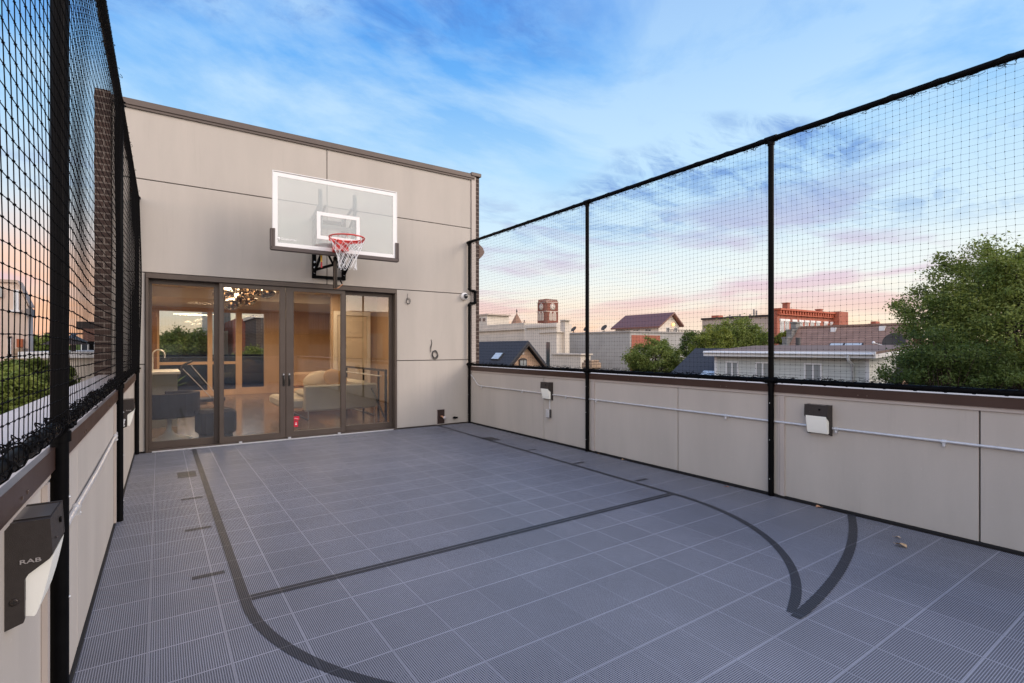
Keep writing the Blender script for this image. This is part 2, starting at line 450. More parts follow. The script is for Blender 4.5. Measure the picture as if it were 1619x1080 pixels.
# ------------------------------------------------------------------ main building front
bld = thing('rooftop_house', 'greige panelled rooftop room with dark bronze coping and four glass sliding doors', 'house', (0, YB, 0))
def LB(): b = MB(); b.M = Matrix.Translation((0, -YB, 0)); return b      # authored in world numbers
g = .006
pan = LB()
xs_top = (-.50, 2.154, 4.735)
for x0, x1 in ((-.50, 2.154), (2.154, 4.735)):
    pan.box(x0+g, x1-g, YB, YB+.03, 3.57+g, 4.485, .003)
for x0, x1 in ((-.50, 2.154), (2.154, 4.735)):
    pan.box(x0+g, x1-g, YB, YB+.03, 2.357+g, 3.57-g, .003)
for z0, z1 in ((.012, 1.155), (1.155, 2.357)):
    pan.box(3.30, 4.735-g, YB, YB+.03, z0+g, z1-g, .003)
    pan.box(-.50, -.158, YB, YB+.03, z0+g, z1-g, .003)
pan.each('wall_panel', PANEL, bld)
bk = LB()
bk.box(-.50, -.152, YB+.032, YB+.25, -.3, 2.36).box(3.296, 4.80, YB+.032, YB+.25, -.3, 2.36).box(-.50, 4.80, YB+.032, YB+.25, 2.36, 4.47)
bk.build('wall_backing', JOINT, bld)
cp = LB().box(-.52, 4.80, YB-.035, YB+.30, 4.492, 4.575, .006).box(-.52, 4.80, YB-.022, YB+.0, 4.462, 4.491)
cp.box(4.722, 4.93, YB-.05, YB+.34, 4.535, 4.60, .006)
cp.build('coping', BRONZE, bld)
tr = LB().box(4.737, 4.828, YB-.02, YB+.05, -.3, 4.534, .004)
tr.build('corner_trim', TRIMB, bld)
LB().box(4.83, 4.905, YB-.006, YB+9.5, -9.4, 4.53).build('brick_side_wall', BRICKD, bld)
LB().box(-.665, -.503, YB-.06, YB+9.5, -9.4, 4.60).build('brick_side_wall', BRICKD, bld)
c_ = LB(); c_.prism([(4.906, 3.02), (4.985, 3.10), (5.02, 3.16), (4.985, 3.24), (4.906, 3.30)], 'y', YB-.01, YB+.2)
c_.build('corbel', mat('corbel_stone', (.16, .11, .09), .7, .1), bld)
# roof of the room so that the sky does not enter
LB().box(-.50, 4.83, YB+.25, YB+9.5, 4.2, 4.3).build('roof', mat('roof_membrane', (.3, .3, .3), .9), bld)
# door frame
fr = LB()
fr.box(-.15, 3.29, YB-.025, YB+.16, 2.285, 2.352, .003).box(-.15, -.118, YB-.025, YB+.16, .0, 2.284, .003).box(3.258, 3.29, YB-.025, YB+.16, 0, 2.284, .003)
fr.box(-.117, 3.257, YB-.03, YB+.16, 0.002, .028)
fr.build('door_frame', FRAME, bld)
sl_ = LB().box(-.08, 3.22, YB-.052, YB-.033, .003, .018); sl_.build('door_sill', GALV, bld)
def door(x0, x1, gx0, gx1, yf, lab):
    f = LB(); y0, y1 = YB+yf, YB+yf+.055
    z0, z1, gz0, gz1 = .030, 2.283, .112 if yf < .05 else .118, 2.225
    f.box(x0, gx0, y0, y1, z0, z1, .003).box(gx1, x1, y0, y1, z0, z1, .003).box(gx0, gx1, y0+.001, y1, z0, gz0).box(gx0, gx1, y0+.001, y1, gz1, z1)
    # glazing bead
    for a in (gx0, gx1-.008): f.box(a, a+.008, y0+.012, y0+.03, gz0, gz1)
    o = f.build('sliding_door', FRAME, bld); o['label'] = lab
    LB().box(gx0-.002, gx1+.002, y0+.026, y0+.030, gz0-.002, gz1+.002).build('glass_pane', GLASS, o)
    return o, y0
door(-.117, .715, -.09, .640, .085, 'fixed left glass door leaf, recessed')
d2, yd = door(.692, 1.556, .742, 1.478, .005, 'left centre sliding door leaf with handle')
d3, yd = door(1.562, 2.44, 1.664, 2.375, .005, 'right centre sliding door leaf with handle and red sticker')
door(2.42, 3.257, 2.470, 3.205, .085, 'fixed right glass door leaf, recessed')
for d, hx in ((d2, 1.526), (d3, 1.606)):
    h = LB(); h.box(hx-.013, hx+.013, yd-.008, yd, .80, .99, .003)
    h.tube([(hx, yd-.006, .965), (hx, yd-.045, .955), (hx, yd-.05, .90), (hx, yd-.045, .845), (hx, yd-.006, .83)], .008, 8)
    h.build('door_handle', mat('handle_black', (.02, .018, .016), .3), d)
    LB().box(hx-.010, hx+.010, yd-.013, yd-.0085, .955, .985).build('latch', GALV, d)
# roller stops under the moving leaves
for x in (.95, 1.60, 2.33): LB().box(x-.02, x+.02, YB-.056, YB-.0305, .0185, .042).build('door_stop', GALV, bld)
# red sticker on the third leaf
stk = LB(); ys = yd+.0245
stk.box(1.670, 1.752, ys-.001, ys, .275, .335).box(1.676, 1.736, ys-.001, ys, .175, .266)
so = stk.build('sticker', mat('sticker_red', (.55, .012, .04), .4), d3, 'red two-piece sticker')
mk = LB(); mk.tube([(1.682+.011*i, ys-.003, .300+.008*sin(i*1.1)) for i in range(6)], .003, 5).box(1.694, 1.718, ys-.003, ys-.0012, .205, .222).box(1.700, 1.712, ys-.003, ys-.0012, .228, .243)
mk.each('sticker_mark', WHITE, so)
# ------------------------------------------------------------------ interior room
FY = 17.2
WOODF = mat('oak_floor', (.13, .09, .065), .16, .0, 2.2, col2=(.20, .145, .11), stretch=(6, .8, 1))
ROOMW = mat('room_wall', (.42, .30, .20), .7, .03)
MAPLE = mat('maple_trim', (.62, .42, .26), .45, .08, 3, stretch=(1, 1, .25))
rm = LB()
rm.box(-.49, 4.82, YB+.26, FY, -.02, .0)
rm.build('room_floor', WOODF, bld)
rm = LB().box(-.495, -.40, YB+.26, FY, .001, 2.74).box(4.72, 4.82, YB+.26, FY, .001, 2.74)
rm.box(3.55, 4.719, 13.2, 13.3, .001, 2.74)
rm.each('room_wall', ROOMW, bld)
LB().box(-.499, 4.825, YB+.26, FY+.1, 2.745, 2.85).box(-.399, 4.71, 13.9, 17.1, 2.52, 2.744).build('room_ceiling', mat('ceiling_paint', (.72, .66, .58), .8), bld)
# far glazed wall: openings measured through the doors
fw = LB()
ops = [(.0, 1.14), (1.26, 1.86), (2.02, 2.62)]
edges = [-.40]+[v for o in ops for v in o]+[4.72]
for i in range(0, len(edges), 2): fw.box(edges[i], edges[i+1], FY-.1, FY, .001, 2.74)
for i, (a, c) in enumerate(ops):
    fw.box(a, c, FY-.1, FY, 2.40, 2.74)
    if i < 2: fw.box(a, c, FY-.1, FY, .001, .16).box(a, c, FY-.09, FY-.01, .90, .98)
    else: fw.box(a, c, FY-.1, FY, .001, .20)
fw.build('window_wall', MAPLE, bld)
gp = LB()
for a, c in ops: gp.box(a, c, FY-.05, FY-.045, .16, 2.40)
gp.each('far_window_glass', glass_mat('room_glass', (.92, .93, .92), .02, k=.7), bld)
# inner door and jamb to the right, wall niche
idr = LB().box(3.60, 3.68, 13.12, 13.2, .001, 2.2).box(4.45, 4.53, 13.12, 13.2, .001, 2.2).box(3.60, 4.53, 13.12, 13.2, 2.2, 2.30)
idr.build('door_casing', mat('casing_white', (.74, .68, .60), .5), bld)
i2 = LB().box(3.69, 4.44, 13.15, 13.195, .01, 2.19)
for z0, z1 in ((.12, .95), (1.1, 1.55), (1.65, 2.08)):
    i2.box(3.80, 4.33, 13.135, 13.149, z0, z1, .004)
i2.build('inner_door', mat('inner_door_paint', (.66, .58, .48), .5), bld)
# ceiling slots of light in the room
LAMP = mat('lamp_on', (1, .9, .7), .5, emit=(1, .70, .40), es=7.)
for x, y in ((.3, 10.2), (1.75, 10.4), (3.1, 10.3), (.4, 13.1), (1.9, 13.1), (3.0, 13.0)):
    LB().box(x-.22, x+.22, y-.05, y+.05, 2.735, 2.744).build('ceiling_lamp', LAMP, bld)
for x, y, e in ((.9, 10.4, 60), (3.0, 10.6, 15), (1.0, 14.6, 85), (3.2, 12.3, 24)):
    ld = bpy.data.lights.new('room_light', 'AREA'); ld.energy = e; ld.size = .9; ld.color = (1, .72, .46)
    lo = bpy.data.objects.new('room_light', ld); C.objects.link(lo); lo.location = (x, y-YB, 2.46 if y > 13.8 else 2.70); lo.parent = bld

# ---- furniture
FAB = mat('sofa_fabric', (.52, .48, .40), .9, .06, 60, .3, 300)
FABD = mat('chair_fabric', (.045, .038, .034), .95, .12, 90, .3, 300)
t = thing('sofa', 'pale fabric sofa on steel sled legs behind the third glass door', 'sofa', (2.75, 10.75, 0), R(0))
b = MB().box(-.85, .10, -.42, 1.05, .22, .40, .04); b.build('seat', FAB, t)
b = MB().box(-.50, .92, -.55, -.44, .16, .66, .03); b.build('armrest', FAB, t)
b = MB().box(.62, .80, -.43, 1.5, .20, .70, .05); b.build('backrest', FAB, t)
b = MB().box(-.45, .60, -.43, .55, .405, .53, .05); b.build('seat_cushion', FAB, t)
b = MB(); b.M = Matrix.Translation((.30, .25, .72)) @ Matrix.Rotation(.5, 4, 'Y') @ Matrix.Rotation(.3, 4, 'Z'); b.ball((0, 0, 0), .30, 16, (1, .35, .62)); b.build('cushion', mat('cushion_tan', (.55, .36, .21), .9, .05), t)
b = MB(); b.M = Matrix.Translation((.0, .55, .70)) @ Matrix.Rotation(-.3, 4, 'Y'); b.ball((0, 0, 0), .30, 16, (1, .4, .6)); b.build('cushion', mat('cushion_cream', (.62, .52, .40), .9, .05), t)
for x in (-.42, .86):
    b = MB().tube([(x, -.52, .16), (x, -.52, .03), (x, -.50, .012), (x+(.0), 1.0, .012), (x, 1.02, .03), (x, 1.02, .2)], .010, 8); b.build('leg', GALV, t)
t = thing('sofa', 'orange-lit daybed seat under the window, left of the pale sofa', 'sofa', (2.75, 12.3, 0))
MB().box(-.25, 1.2, 0, .8, .14, .42, .05).build('seat', mat('daybed', (.50, .34, .22), .9, .06), t)
MB().box(-.2, 1.15, .62, .80, .43, .80, .06).build('backrest', MATS['daybed'], t)
t = thing('swivel_armchair', 'charcoal swivel armchair on a white trumpet base inside the first door', 'armchair', (.12, 9.25, 0), R(8))
b = MB()
prof = []
for i in range(17):
    a = R(200)+R(250)*i/16
    prof.append((.40*cos(a), .36*sin(a)))
inner = [(.78*x, .74*y) for x, y in prof]
b.prism(prof+inner[::-1], 'z', .36, .70)
b.build('backrest', FABD, t)
MB().box(-.30, .34, -.26, .28, .33, .47, .05).build('seat', FABD, t)
MB().lathe([(0, .0), (.27, .0), (.26, .012), (.16, .04), (.07, .09), (.035, .16), (.030, .33), (0, .33)], 28).build('trumpet_base', WHITE, t)
t = thing('ottoman', 'charcoal rounded cube ottoman on the wooden floor behind the first door post', 'ottoman', (.72, 9.15, 0), R(12))
MB().box(-.24, .24, -.22, .22, .045, .43, .045).build('cushion', FABD, t)
MB().box(-.19, .19, -.17, .17, .001, .044).build('base', mat('black_base', (.01, .01, .01), .6), t)
t = thing('kitchen_island', 'white-topped kitchen island with grey panels by the left room wall', 'kitchen island', (-.1, 11.0, 0))
MB().box(-.29, .40, -.42, .9, .92, .965, .004).build('counter_top', WHITE, t)
MB().box(-.28, .36, -.32, .85, .001, .918).build('cabinet', mat('island_panel', (.34, .36, .31), .5, .04), t)
f = MB().tube([(.0, .2, .965), (.0, .2, 1.25)]+[(.09-.09*cos(a), .2, 1.25+.09*sin(a)) for a in [pi*i/8 for i in range(1, 9)]]+[(.18, .2, 1.19)], .012, 8)
f.build('faucet', GALV, t)
t = thing('bookcase', 'tall walnut cabinet against the left room wall behind the island', 'cabinet', (-.28, 13.1, 0))
MB().box(-.1, .22, -.5, .6, .001, 2.1, .004).build('carcass', mat('walnut', (.26, .13, .06), .5, .1, 3), t)
MB().box(.221, .24, -.46, .03, .1, 2.0).box(.221, .24, .06, .56, .1, 2.0).each('cabinet_door', MATS['walnut'], t)
t = thing('exercise_machine', 'dark folding step machine with grey struts in front of the far windows', 'exercise machine', (.55, 14.6, 0), R(20))
MB().box(-.5, .8, -.2, .2, .05, .14, .01).build('base', mat('machine_black', (.02, .02, .022), .5), t)
MB().tube([(-.4, 0, .14), (-.1, 0, .95), (.1, 0, 1.05)], .03).build('post', MATS['machine_black'], t)
MB().tube([(.6, .1, .12), (-.1, .1, .92)], .010).tube([(.7, -.1, .12), (.05, -.1, .95)], .010).each('strut', GALV, t)
t = thing('potted_plant', 'broad leaved houseplant in a dark pot left of the exercise machine', 'plant', (.12, 14.9, 0))
MB().lathe([(0, 0), (.13, 0), (.17, .34), (.15, .34), (.14, .3), (0, .3)], 18).build('pot', MATS['machine_black'], t)
b = MB()
for i in range(26):
    a = random.uniform(0, 2*pi); e = random.uniform(.4, 1.4); l = random.uniform(.35, .75)
    d = Vector((cos(a)*cos(e), sin(a)*cos(e), sin(e))); s_ = Vector((-sin(a), cos(a), 0))*.05
    p0 = Vector((0, 0, .3)); p1 = p0+d*l*.6; p2 = p0+d*l+Vector((0, 0, -.08))
    b.add([p0, p1-s_, p2, p1+s_], [(0, 1, 2, 3)])
b.build('foliage', leaf_mat('plant_leaf', (.02, .05, .015), (.06, .12, .03)), t)
t = thing('step_railing', 'black stair railing with steel handrail behind the right fixed door', 'railing', (3.55, 10.0, 0), 0)
MB().box(-.02, .02, -.6, -.56, .001, .92).box(-.02, .02, 1.9, 1.94, .001, .92).box(-.02, .02, -.6, 1.94, .921, .96).build('post', MATS['machine_black'], t)
MB().tube([(-.1, -.6, .84), (-.1, 1.9, .84)], .014).build('handrail', GALV, t)
b = MB()
for k in range(2): b.box(-.015, .015, -.2+k*.9, -.17+k*.9, .001, .92)
b.tube([(0, -.5, .05), (0, .3, .62)], .02, 6)
b.each('baluster', MATS['machine_black'], t)
# chandelier: smoked glass globes
t = thing('chandelier', 'cluster of smoked glass globe lights hanging behind the second door', 'chandelier', (1.25, 10.3, 2.74))
GLOBE = glass_mat('smoked_glass', (.50, .41, .34), .16, k=2.4)
MB().lathe([(0, 0), (.16, 0), (.16, -.03), (0, -.03)], 20).build('ceiling_plate', mat('chrome', (.6, .55, .5), .1, metal=1.), t)
BULB = mat('bulb', (1, .8, .5), .4, emit=(1, .62, .28), es=3.)
for x, y, z, r in ((-.32, 0, -.42, .155), (-.12, .12, -.52, .14), (-.22, -.15, -.60, .12), (.05, -.05, -.34, .155), (.24, .05, -.28, .165), (.36, -.1, -.36, .13), (.1, .2, -.48, .13)):
    r *= 1.12
    b = MB().ball((x, y, z), r, 20, (1, 1, .82)); gl_ = b.build('globe', GLOBE, t)
    MB().ball((x, y, z+.01), .020, 10).build('bulb', BULB, gl_)
    MB().tube([(x, y, z+r*.8), (x, y, 0-.03)], .004, 5).lathe([(0, .045), (.035, .045), (.03, .09), (0, .09)], 12, (x, y, z)).each('stem', MATS['chrome'], gl_)
# ------------------------------------------------------------------ parapet walls
def fillet_box(b, *a): b.box(*a)
def parapet(root, sgn, y0, y1, seams, posts, wid):
    """sgn: +1 wall body extends to +x local from face x=0, -1 to -x"""
    def bx(m_, a, c, *r, **k):
        lo, hi = sorted((a*sgn, c*sgn)); m_.box(lo, hi, *r, **k)
    ed = [y0]+sorted(seams)+[y1]
    p = MB()
    for i in range(len(ed)-1): bx(p, .0, .02, ed[i]+.005, ed[i+1]-.005, .022, .932, b=.002)
    p.each('wall_panel', PANEL, root)
    p = MB(); bx(p, .022, wid, y0, y1, -.3, .985); p.build('wall_core', JOINT, root)
    p = MB(); bx(p, -.012, .021, y0, y1, .002, .020); p.build('base_gap', mat('black_gap', (.008, .008, .009), .8), root)
    p = MB(); bx(p, -.022, -.002, y0, y1, .962, 1.036)
    bx(p, wid, wid+.02, y0, y1, .90, 1.028)
    p.build('fascia', COPBR, root)
    p = MB(); bx(p, -.010, .019, y0, y1, .934, .961); p.build('drip_trim', TRIMB, root)
    p = MB(); bx(p, -.001, wid+.024, y0, y1, 1.029, 1.034); p.build('coping', COPTOP, root)
    p = MB()
    for y in posts:
        bx(p, -.016, -.001, y-.115, y-.075, .022, .932); bx(p, -.008, -.001, y-.07, y-.05, .022, .932)
    p.each('batten', TRIMB, root)
    p = MB()
    y = y0+.35
    while y < y1:
        for dz in (0, .02):
            pass
        p.M = None
        p.lathe([(0, -.004), (.008, -.003), (.008, 0), (0, 0)], 8, (-.022*sgn if sgn > 0 else .022, y, .985), axis='x') if False else p.box(*sorted((-.025*sgn, -.0222*sgn)), y-.004, y+.004, .980, .988)
        p.box(*sorted((-.025*sgn, -.0222*sgn)), y+.060, y+.069, .980, .989)
        y += 1.24
    p.each('screw', mat('screw_brown', (.16, .12, .10), .4, metal=.5), root)
rw = thing('parapet_wall', 'right-hand panelled parapet wall with brown metal coping along the court', 'wall', (XR, 0, 0))
parapet(rw, 1, YN, YB, (.86*1.29, 3.63, 6.02, -1.2, -3.6), (2.57, 5.05), .34)
LROT = -math.atan(.0068); XL0 = -.324
lw = thing('parapet_wall', 'left-hand panelled parapet wall with brown metal coping beside the camera', 'wall', (XL0, 0, 0), LROT)
parapet(lw, -1, YN, YB-.01, (.6, 3.0, 6.6, -1.8), (2.30, 5.10), .33)
nw = thing('parapet_wall', 'panelled parapet wall closing the court behind the camera', 'wall', (2.2, YN, 0), 0)
MB().box(-2.9, 2.84, -.3, -.02, -.3, .985).build('wall_core', PANEL, nw)
MB().box(-2.9, 2.84, -.32, .02, .99, 1.04).build('coping', COPTOP, nw)
# ------------------------------------------------------------------ net fences
def netting(y0, y1, z0, z1, xf, seed, side):
    rnd = random.Random(seed); sp_ = .0455
    ny = int((y1-y0)/sp_); nz = int((z1-z0)/sp_)
    P = {}
    for i in range(ny+1):
        for j in range(nz+1):
            y = y0+(y1-y0)*i/ny; tz = j/nz; z = z0+(z1-z0)*tz
            e = sin(pi*min(1, tz*1.02))
            v = noise.noise(Vector((y*.7, z*.7, seed)))*.05*e
            dz_ = noise.noise(Vector((y*.9, z*.9, seed+5)))*.035*e + rnd.uniform(-.0018, .0018)
            dy_ = noise.noise(Vector((y*1.1, z*.6, seed+9)))*.03*e + rnd.uniform(-.0018, .0018)
            # net rows droop a little between posts
            P[i, j] = Vector((xf(y)+v*side, y+dy_, z+dz_))
    b = MB(); cr_ = .0006 if side < 0 else .00125
    for i in range(ny+1): b.tube([P[i, j] for j in range(nz+1)], cr_, 3, cap=False, smooth=False)
    for j in range(nz+1): b.tube([P[i, j] for i in range(ny+1)], cr_, 3, cap=False, smooth=False)
    for p in P.values():
        k = (.0033 if side < 0 else .0031)*rnd.uniform(.85, 1.2)
        b.add([p+Vector(d)*k for d in ((1, 0, 0), (-1, 0, 0), (0, 1, 0), (0, -1, 0), (0, 0, 1.3), (0, 0, -1.3))],
              [(0, 2, 4), (2, 1, 4), (1, 3, 4), (3, 0, 4), (2, 0, 5), (1, 2, 5), (3, 1, 5), (0, 3, 5)])
    return b
def lash(y0, y1, x, z, r, seed, mess, side, step=.017):
    rnd = random.Random(seed); b = MB()
    pts = []; y = y0; a = 0
    while y < y1:
        pts.append((x+(r+.0025)*cos(a), y, z+(r+.0025)*sin(a))); a += pi/5; y += step+step*.5*noise.noise(Vector((y*3, 0, seed)))
    b.tube(pts, .0024, 4, cap=False)
    for k in range(int((y1-y0)*mess)):
        yy = rnd.uniform(y0, y1); a0 = rnd.uniform(.5, 2.6) if mess > 50 else rnd.uniform(-2.3, -.8); q = []
        rr = r+rnd.uniform(.002, .012); l = rnd.uniform(.02, .07); da = rnd.uniform(-1.1, 1.1); bulge = rnd.uniform(.002, .022)
        for s_ in range(7):
            u = s_/6
            ra = rr+bulge*sin(pi*u)
            q.append((x+ra*cos(a0+da*u), yy+l*(u-.5)+.012*sin(6*u+k), z+ra*sin(a0+da*u)))
        b.tube(q, .0019, 3, cap=False)
    return b
def fence(root, lx, ys, y0, y1, ztop, zbot, side, seed, jog=False):
    """lx = local x of pipes, side=+1 if the court lies towards +x of the fence"""
    for y in ys:
        if jog and y > 8:
            p = MB()
            for a, c in (((lx, y, 0.004), (lx, y, 2.14)), ((lx, y, 2.46), (lx, y, ztop-.01))): p.tube([a, c], .024, 12)
            o = .125
            p.tube([(lx, y, 2.14), (lx, y, 2.165), (lx+.02, y-.0, 2.19), (lx+o-.02, y, 2.19), (lx+o, y, 2.21), (lx+o, y, 2.40), (lx+o-.02, y, 2.42), (lx+.02, y, 2.42), (lx, y, 2.44), (lx, y, 2.46)], .023, 12)
            for q in ((lx, y, 2.15), (lx, y, 2.45), (lx+o, y, 2.21), (lx+o, y, 2.40)): p.ball(q, .032, 12)
        else:
            p = MB().tube([(lx, y, 0.004), (lx, y, ztop-.01)], .025, 14)
        po = p.build('post', BLACK, root)
        c_ = MB()
        for z in (zbot, ztop):
            c_.tube([(lx, y-.055, z), (lx, y+.055, z)], .031, 12).tube([(lx, y, z-.055), (lx, y, z-.02)], .031, 12)
            c_.ball((lx+side*.034, y-.035, z), .009, 6).ball((lx+side*.034, y+.035, z), .009, 6)
        c_.each('clamp', BLACK, po)
        s_ = MB()
        for z in (.16, .52, .86): s_.ball((lx+side*.025, y, z), .005, 6)
        s_.each('screw', GALV, po)
    MB().tube([(lx, y0, ztop), (lx, y1, ztop)], .024, 12).build('top_rail', BLACK, root)
    MB().tube([(lx, y0, zbot), (lx, y1, zbot)], .022, 12).build('bottom_rail', BLACK, root)
    xf = lambda y: lx+side*.028
    netting(y0, y1, zbot+.012, ztop-.02, xf, seed, side).build('net', CORD, root)
    lash(y0, y1, lx, ztop, .024, seed, 40, side, .034).build('top_lacing', CORD, root)
    lash(y0, y1, lx, zbot, .022, seed+2, 62, side).build('bottom_lacing', CORD, root)
fr_ = thing('net_fence', 'right-hand black pipe and net fence above the long parapet', 'fence', (XR, 0, 0))
fence(fr_, -.03, (8.19, 5.05, 2.57, .1), -.5, 8.19, 3.30, 1.070, -1, 3, jog=True)
fl_ = thing('net_fence', 'left-hand black pipe and net fence rising close beside the camera', 'fence', (XL0, 0, 0), LROT)
fence(fl_, .03, (8.18, 5.10, 2.30, -.5), 1.0, 8.18, 3.30, 1.105, 1, 7)
# ------------------------------------------------------------------ wall lights
def wall_light(name, loc, rz, label):
    """local: back on x=0, depth to +x, width along y, height from z=0 to .262"""
    t = thing(name, label, 'wall light', loc, rz, 'bronze wedge wall lights on the parapets')
    H_ = .262; Wd = .19
    side = [(0, 0), (.034, .012), (.036, .020), (.036, .118), (.040, .128), (.082, .160), (.089, .172), (.084, H_), (0, H_)]
    b = MB().prism(side, 'y', 0, .012).prism(side, 'y', Wd-.012, Wd)
    b.box(0, .012, .0121, Wd-.0121, .01, .15); b.prism([(0, .151), (.075, .163), (.0885, .172), (.0835, H_-.002), (0, H_-.002)], 'y', .0121, Wd-.0121)
    b.build('housing', DKGR, t)
    MB().box(.0, .08, .03, Wd-.03, H_, H_+.001).build('top_plate', mat('fixture_top', (.16, .15, .145), .3, metal=.5), t)
    pr = [(.0365, .024), (.052, .019), (.056, .023), (.064, .048), (.0725, .082), (.080, .118), (.086, .150), (.0885, .168), (.082, .157), (.041, .126), (.0365, .117)]
    MB().prism(pr, 'y', .0125, Wd-.0125).build('lens', LENS, t)
    s_ = MB().lathe([(0, 0), (.0085, 0), (.0085, -.002), (.006, -.003), (0, -.003)], 14, (.0175, -.0005, .068), axis='y')
    s_.lathe([(0, 0), (.003, 0), (.003, .003), (0, .003)], 8, (.0885, Wd/2-.05, .20), axis='x')
    s_.each('screw', mat('screw_dark', (.05, .04, .035), .35, metal=.5), t)
    MB().box(.012, .023, -.0042, -.0036, .0672, .0688).box(.0167, .0183, -.0044, -.0037, .0625, .0735).build('screw_slot', MATS['black_gap'], t)
    MB().lathe([(0, 0), (.008, 0), (.008, .004), (0, .004)], 12, (.0865, Wd/2+.03, .225), axis='x').build('photocell', BLACK, t)
    M = Matrix.Translation((.047, -.0012, .1630)) @ Matrix.Rotation(pi/2, 4, 'X')
    text_obj('RAB', .0180, mat('letter_grey', (.32, .30, .29), .5), 'lettering', t, M, .0006, (1.25, .8))
    return t
wl = wall_light('wall_light', (-.312, 1.735, .674), LROT, 'large near bronze wall light on the left wall, lens lit white')
dup(wl, (-.284, 6.0, .62), LROT, 'small far bronze wall light on the left wall beyond the conduit')
dup(wl, (XR-.001, 2.245, .621), pi, 'bronze wall light on the right wall near the close post')
dup(wl, (XR-.001, 5.99, .610), pi, 'bronze wall light on the right wall above the small outlet box')
# ------------------------------------------------------------------ conduits
def conduit(label, runs, clamps, face, sgn, name='conduit'):
    t = thing(name, label, 'conduit')
    for r in runs: MB().tube(r, .0105, 10).build('pipe', GALV, t)
    for (x, y, z) in clamps:
        c_ = MB().tube([(x, y-.014, z), (x, y+.014, z)], .0155, 10).box(x-.012 if sgn < 0 else x-.014, x+.014 if sgn < 0 else x+.012, y-.008, y+.008, z-.035, z-.010)
        c_.ball((x+sgn*.012, y, z-.026), .005, 6)
        c_.build('clamp', GALV, t)
    return t
cx_ = XR-.013
conduit('galvanised conduit run along the right wall with an offset at the corner',
        [[(cx_, 8.16, .88), (cx_, 8.08, .84), (cx_, 7.92, .72), (cx_, 7.84, .70), (cx_, 6.01, .700)],
         [(cx_, 5.79, .695), (cx_, 2.26, .690)], [(cx_, 2.05, .690), (cx_, -3, .700)]],
        [(cx_, 7.78, .700), (cx_, 6.55, .700), (cx_, 5.5, .695), (cx_, 4.9, .695), (cx_, 3.04, .690), (cx_, 1.30, .690), (cx_, 2.02, .690), (cx_, -.4, .69)], XR, -1)
lx = lambda y, d=.013: XL0+.0068*y+d
conduit('galvanised conduit bowed slightly between clamps on the left wall',
        [[(lx(y), y, .690+.0*y) for y in (1.93, 2.6, 2.78)]+[(lx(3.6, .02), 3.6, .694), (lx(4.9), 4.9, .694), (lx(5.05), 5.05, .705)], [(lx(5.2), 5.2, .70), (lx(5.98), 5.98, .70)]],
        [(lx(2.86, .014), 2.86, .690), (lx(4.95, .014), 4.95, .695), (lx(5.75, .014), 5.75, .70)], 0, 1)
# outlet box below the light
t = thing('outlet_box', 'small grey metal outlet box hanging below a wall light on short conduit', 'outlet box', (XR, 5.87, .42))
MB().box(-.045, -.001, -.035, .035, -.06, .055, .004).build('box', mat('box_dark', (.05, .045, .045), .5), t)
MB().box(-.062, -.046, -.042, .030, -.058, .060, .003).build('cover', GALV, t)
MB().tube([(-.013, -.01, .056), (-.013, -.01, .19)], .0105, 10).build('pipe', GALV, t)
# ------------------------------------------------------------------ items on the house wall
t = thing('security_camera', 'white round dome security camera at the right end of the house wall', 'camera', (4.585, YB, 2.31))
t.rotation_euler = (0, 0, 0)
MB().lathe([(0, 0), (.066, 0), (.068, -.012), (.066, -.045), (.056, -.064), (.047, -.068)], 28, axis='y').build('housing', WHITE, t)
MB().lathe([(.047, -.066), (.044, -.080), (.030, -.096), (.015, -.102), (0, -.104)], 24, axis='y').build('dome', mat('camera_dome', (.012, .013, .016), .08, spec=.9), t)
MB().lathe([(.049, -.062), (.051, -.069), (.044, -.073)], 24, axis='y').build('ring', WHITE, t)
def coil(name, label, c, r, turns, seed, tail, rad, mt):
    rnd = random.Random(seed); b = MB(); pts = []
    for i in range(turns*14):
        a = 2*pi*i/14; k = r*(1+.13*sin(a*.37+seed)+.05*rnd.uniform(-1, 1))
        pts.append((c[0]+k*cos(a)*.85, c[1]-.012-.006*sin(a*.6), c[2]+k*sin(a)*1.05-.01*sin(a*.31)))
    b.tube(pts, rad, 5)
    b.tube([(c[0]+p[0], c[1]-.01*(1-i/len(tail)), c[2]+p[1]) for i, p in enumerate(tail)], rad*1.2, 5)
    return tag(b.build(name, mt), label, 'cable')
coil('cable', 'thin grey cable loop hanging right of the door frame', (3.50, YB, 2.165), .042, 3, 2, [(-.02, .02), (-.012, .09), (-.01, .13)], .003, mat('cable_grey', (.10, .095, .09), .5))
coil('cable', 'thick coiled bundle of cables with a loop over the wall joint', (4.00, YB, 1.255), .062, 9, 5, [(-.08, .04), (-.085, .12), (-.06, .20), (-.07, .26), (-.055, .20), (-.075, .1)], .0045, mat('cable_bright', (.07, .065, .06), .4, .8, 30))
t = thing('hose_bib', 'brass hose tap on a dark recessed plate low on the house wall', 'tap', (4.115, YB, .14))
MB().box(-.085, .085, -.010, -.001, -.125, .150, .003).build('surround', TRIMB, t)
MB().box(-.070, .070, -.014, -.0102, -.112, .138, .002).build('plate', mat('plate_dark', (.035, .02, .016), .4), t)
MB().tube([(0, -.014, .02), (.01, -.055, .02), (.03, -.075, -.015)], [.018, .016, .014], 10).build('spout', COPPER, t)
MB().lathe([(0, -.012), (.026, -.012), (.030, -.004), (.026, .006), (0, .008)], 12, (.035, -.085, -.0), axis='y').build('valve_wheel', mat('wheel_grey', (.6, .55, .55), .4, metal=.4), t)
t = tag(MB().tube([(4.385, YB, .118), (4.385, YB-.05, .118)], .019, 12).tube([(4.34, YB-.045, .118), (4.43, YB-.045, .118)], .015, 10).build('pipe_stub', BLACK), 'short black pipe stub low on the house wall near the corner', 'pipe')
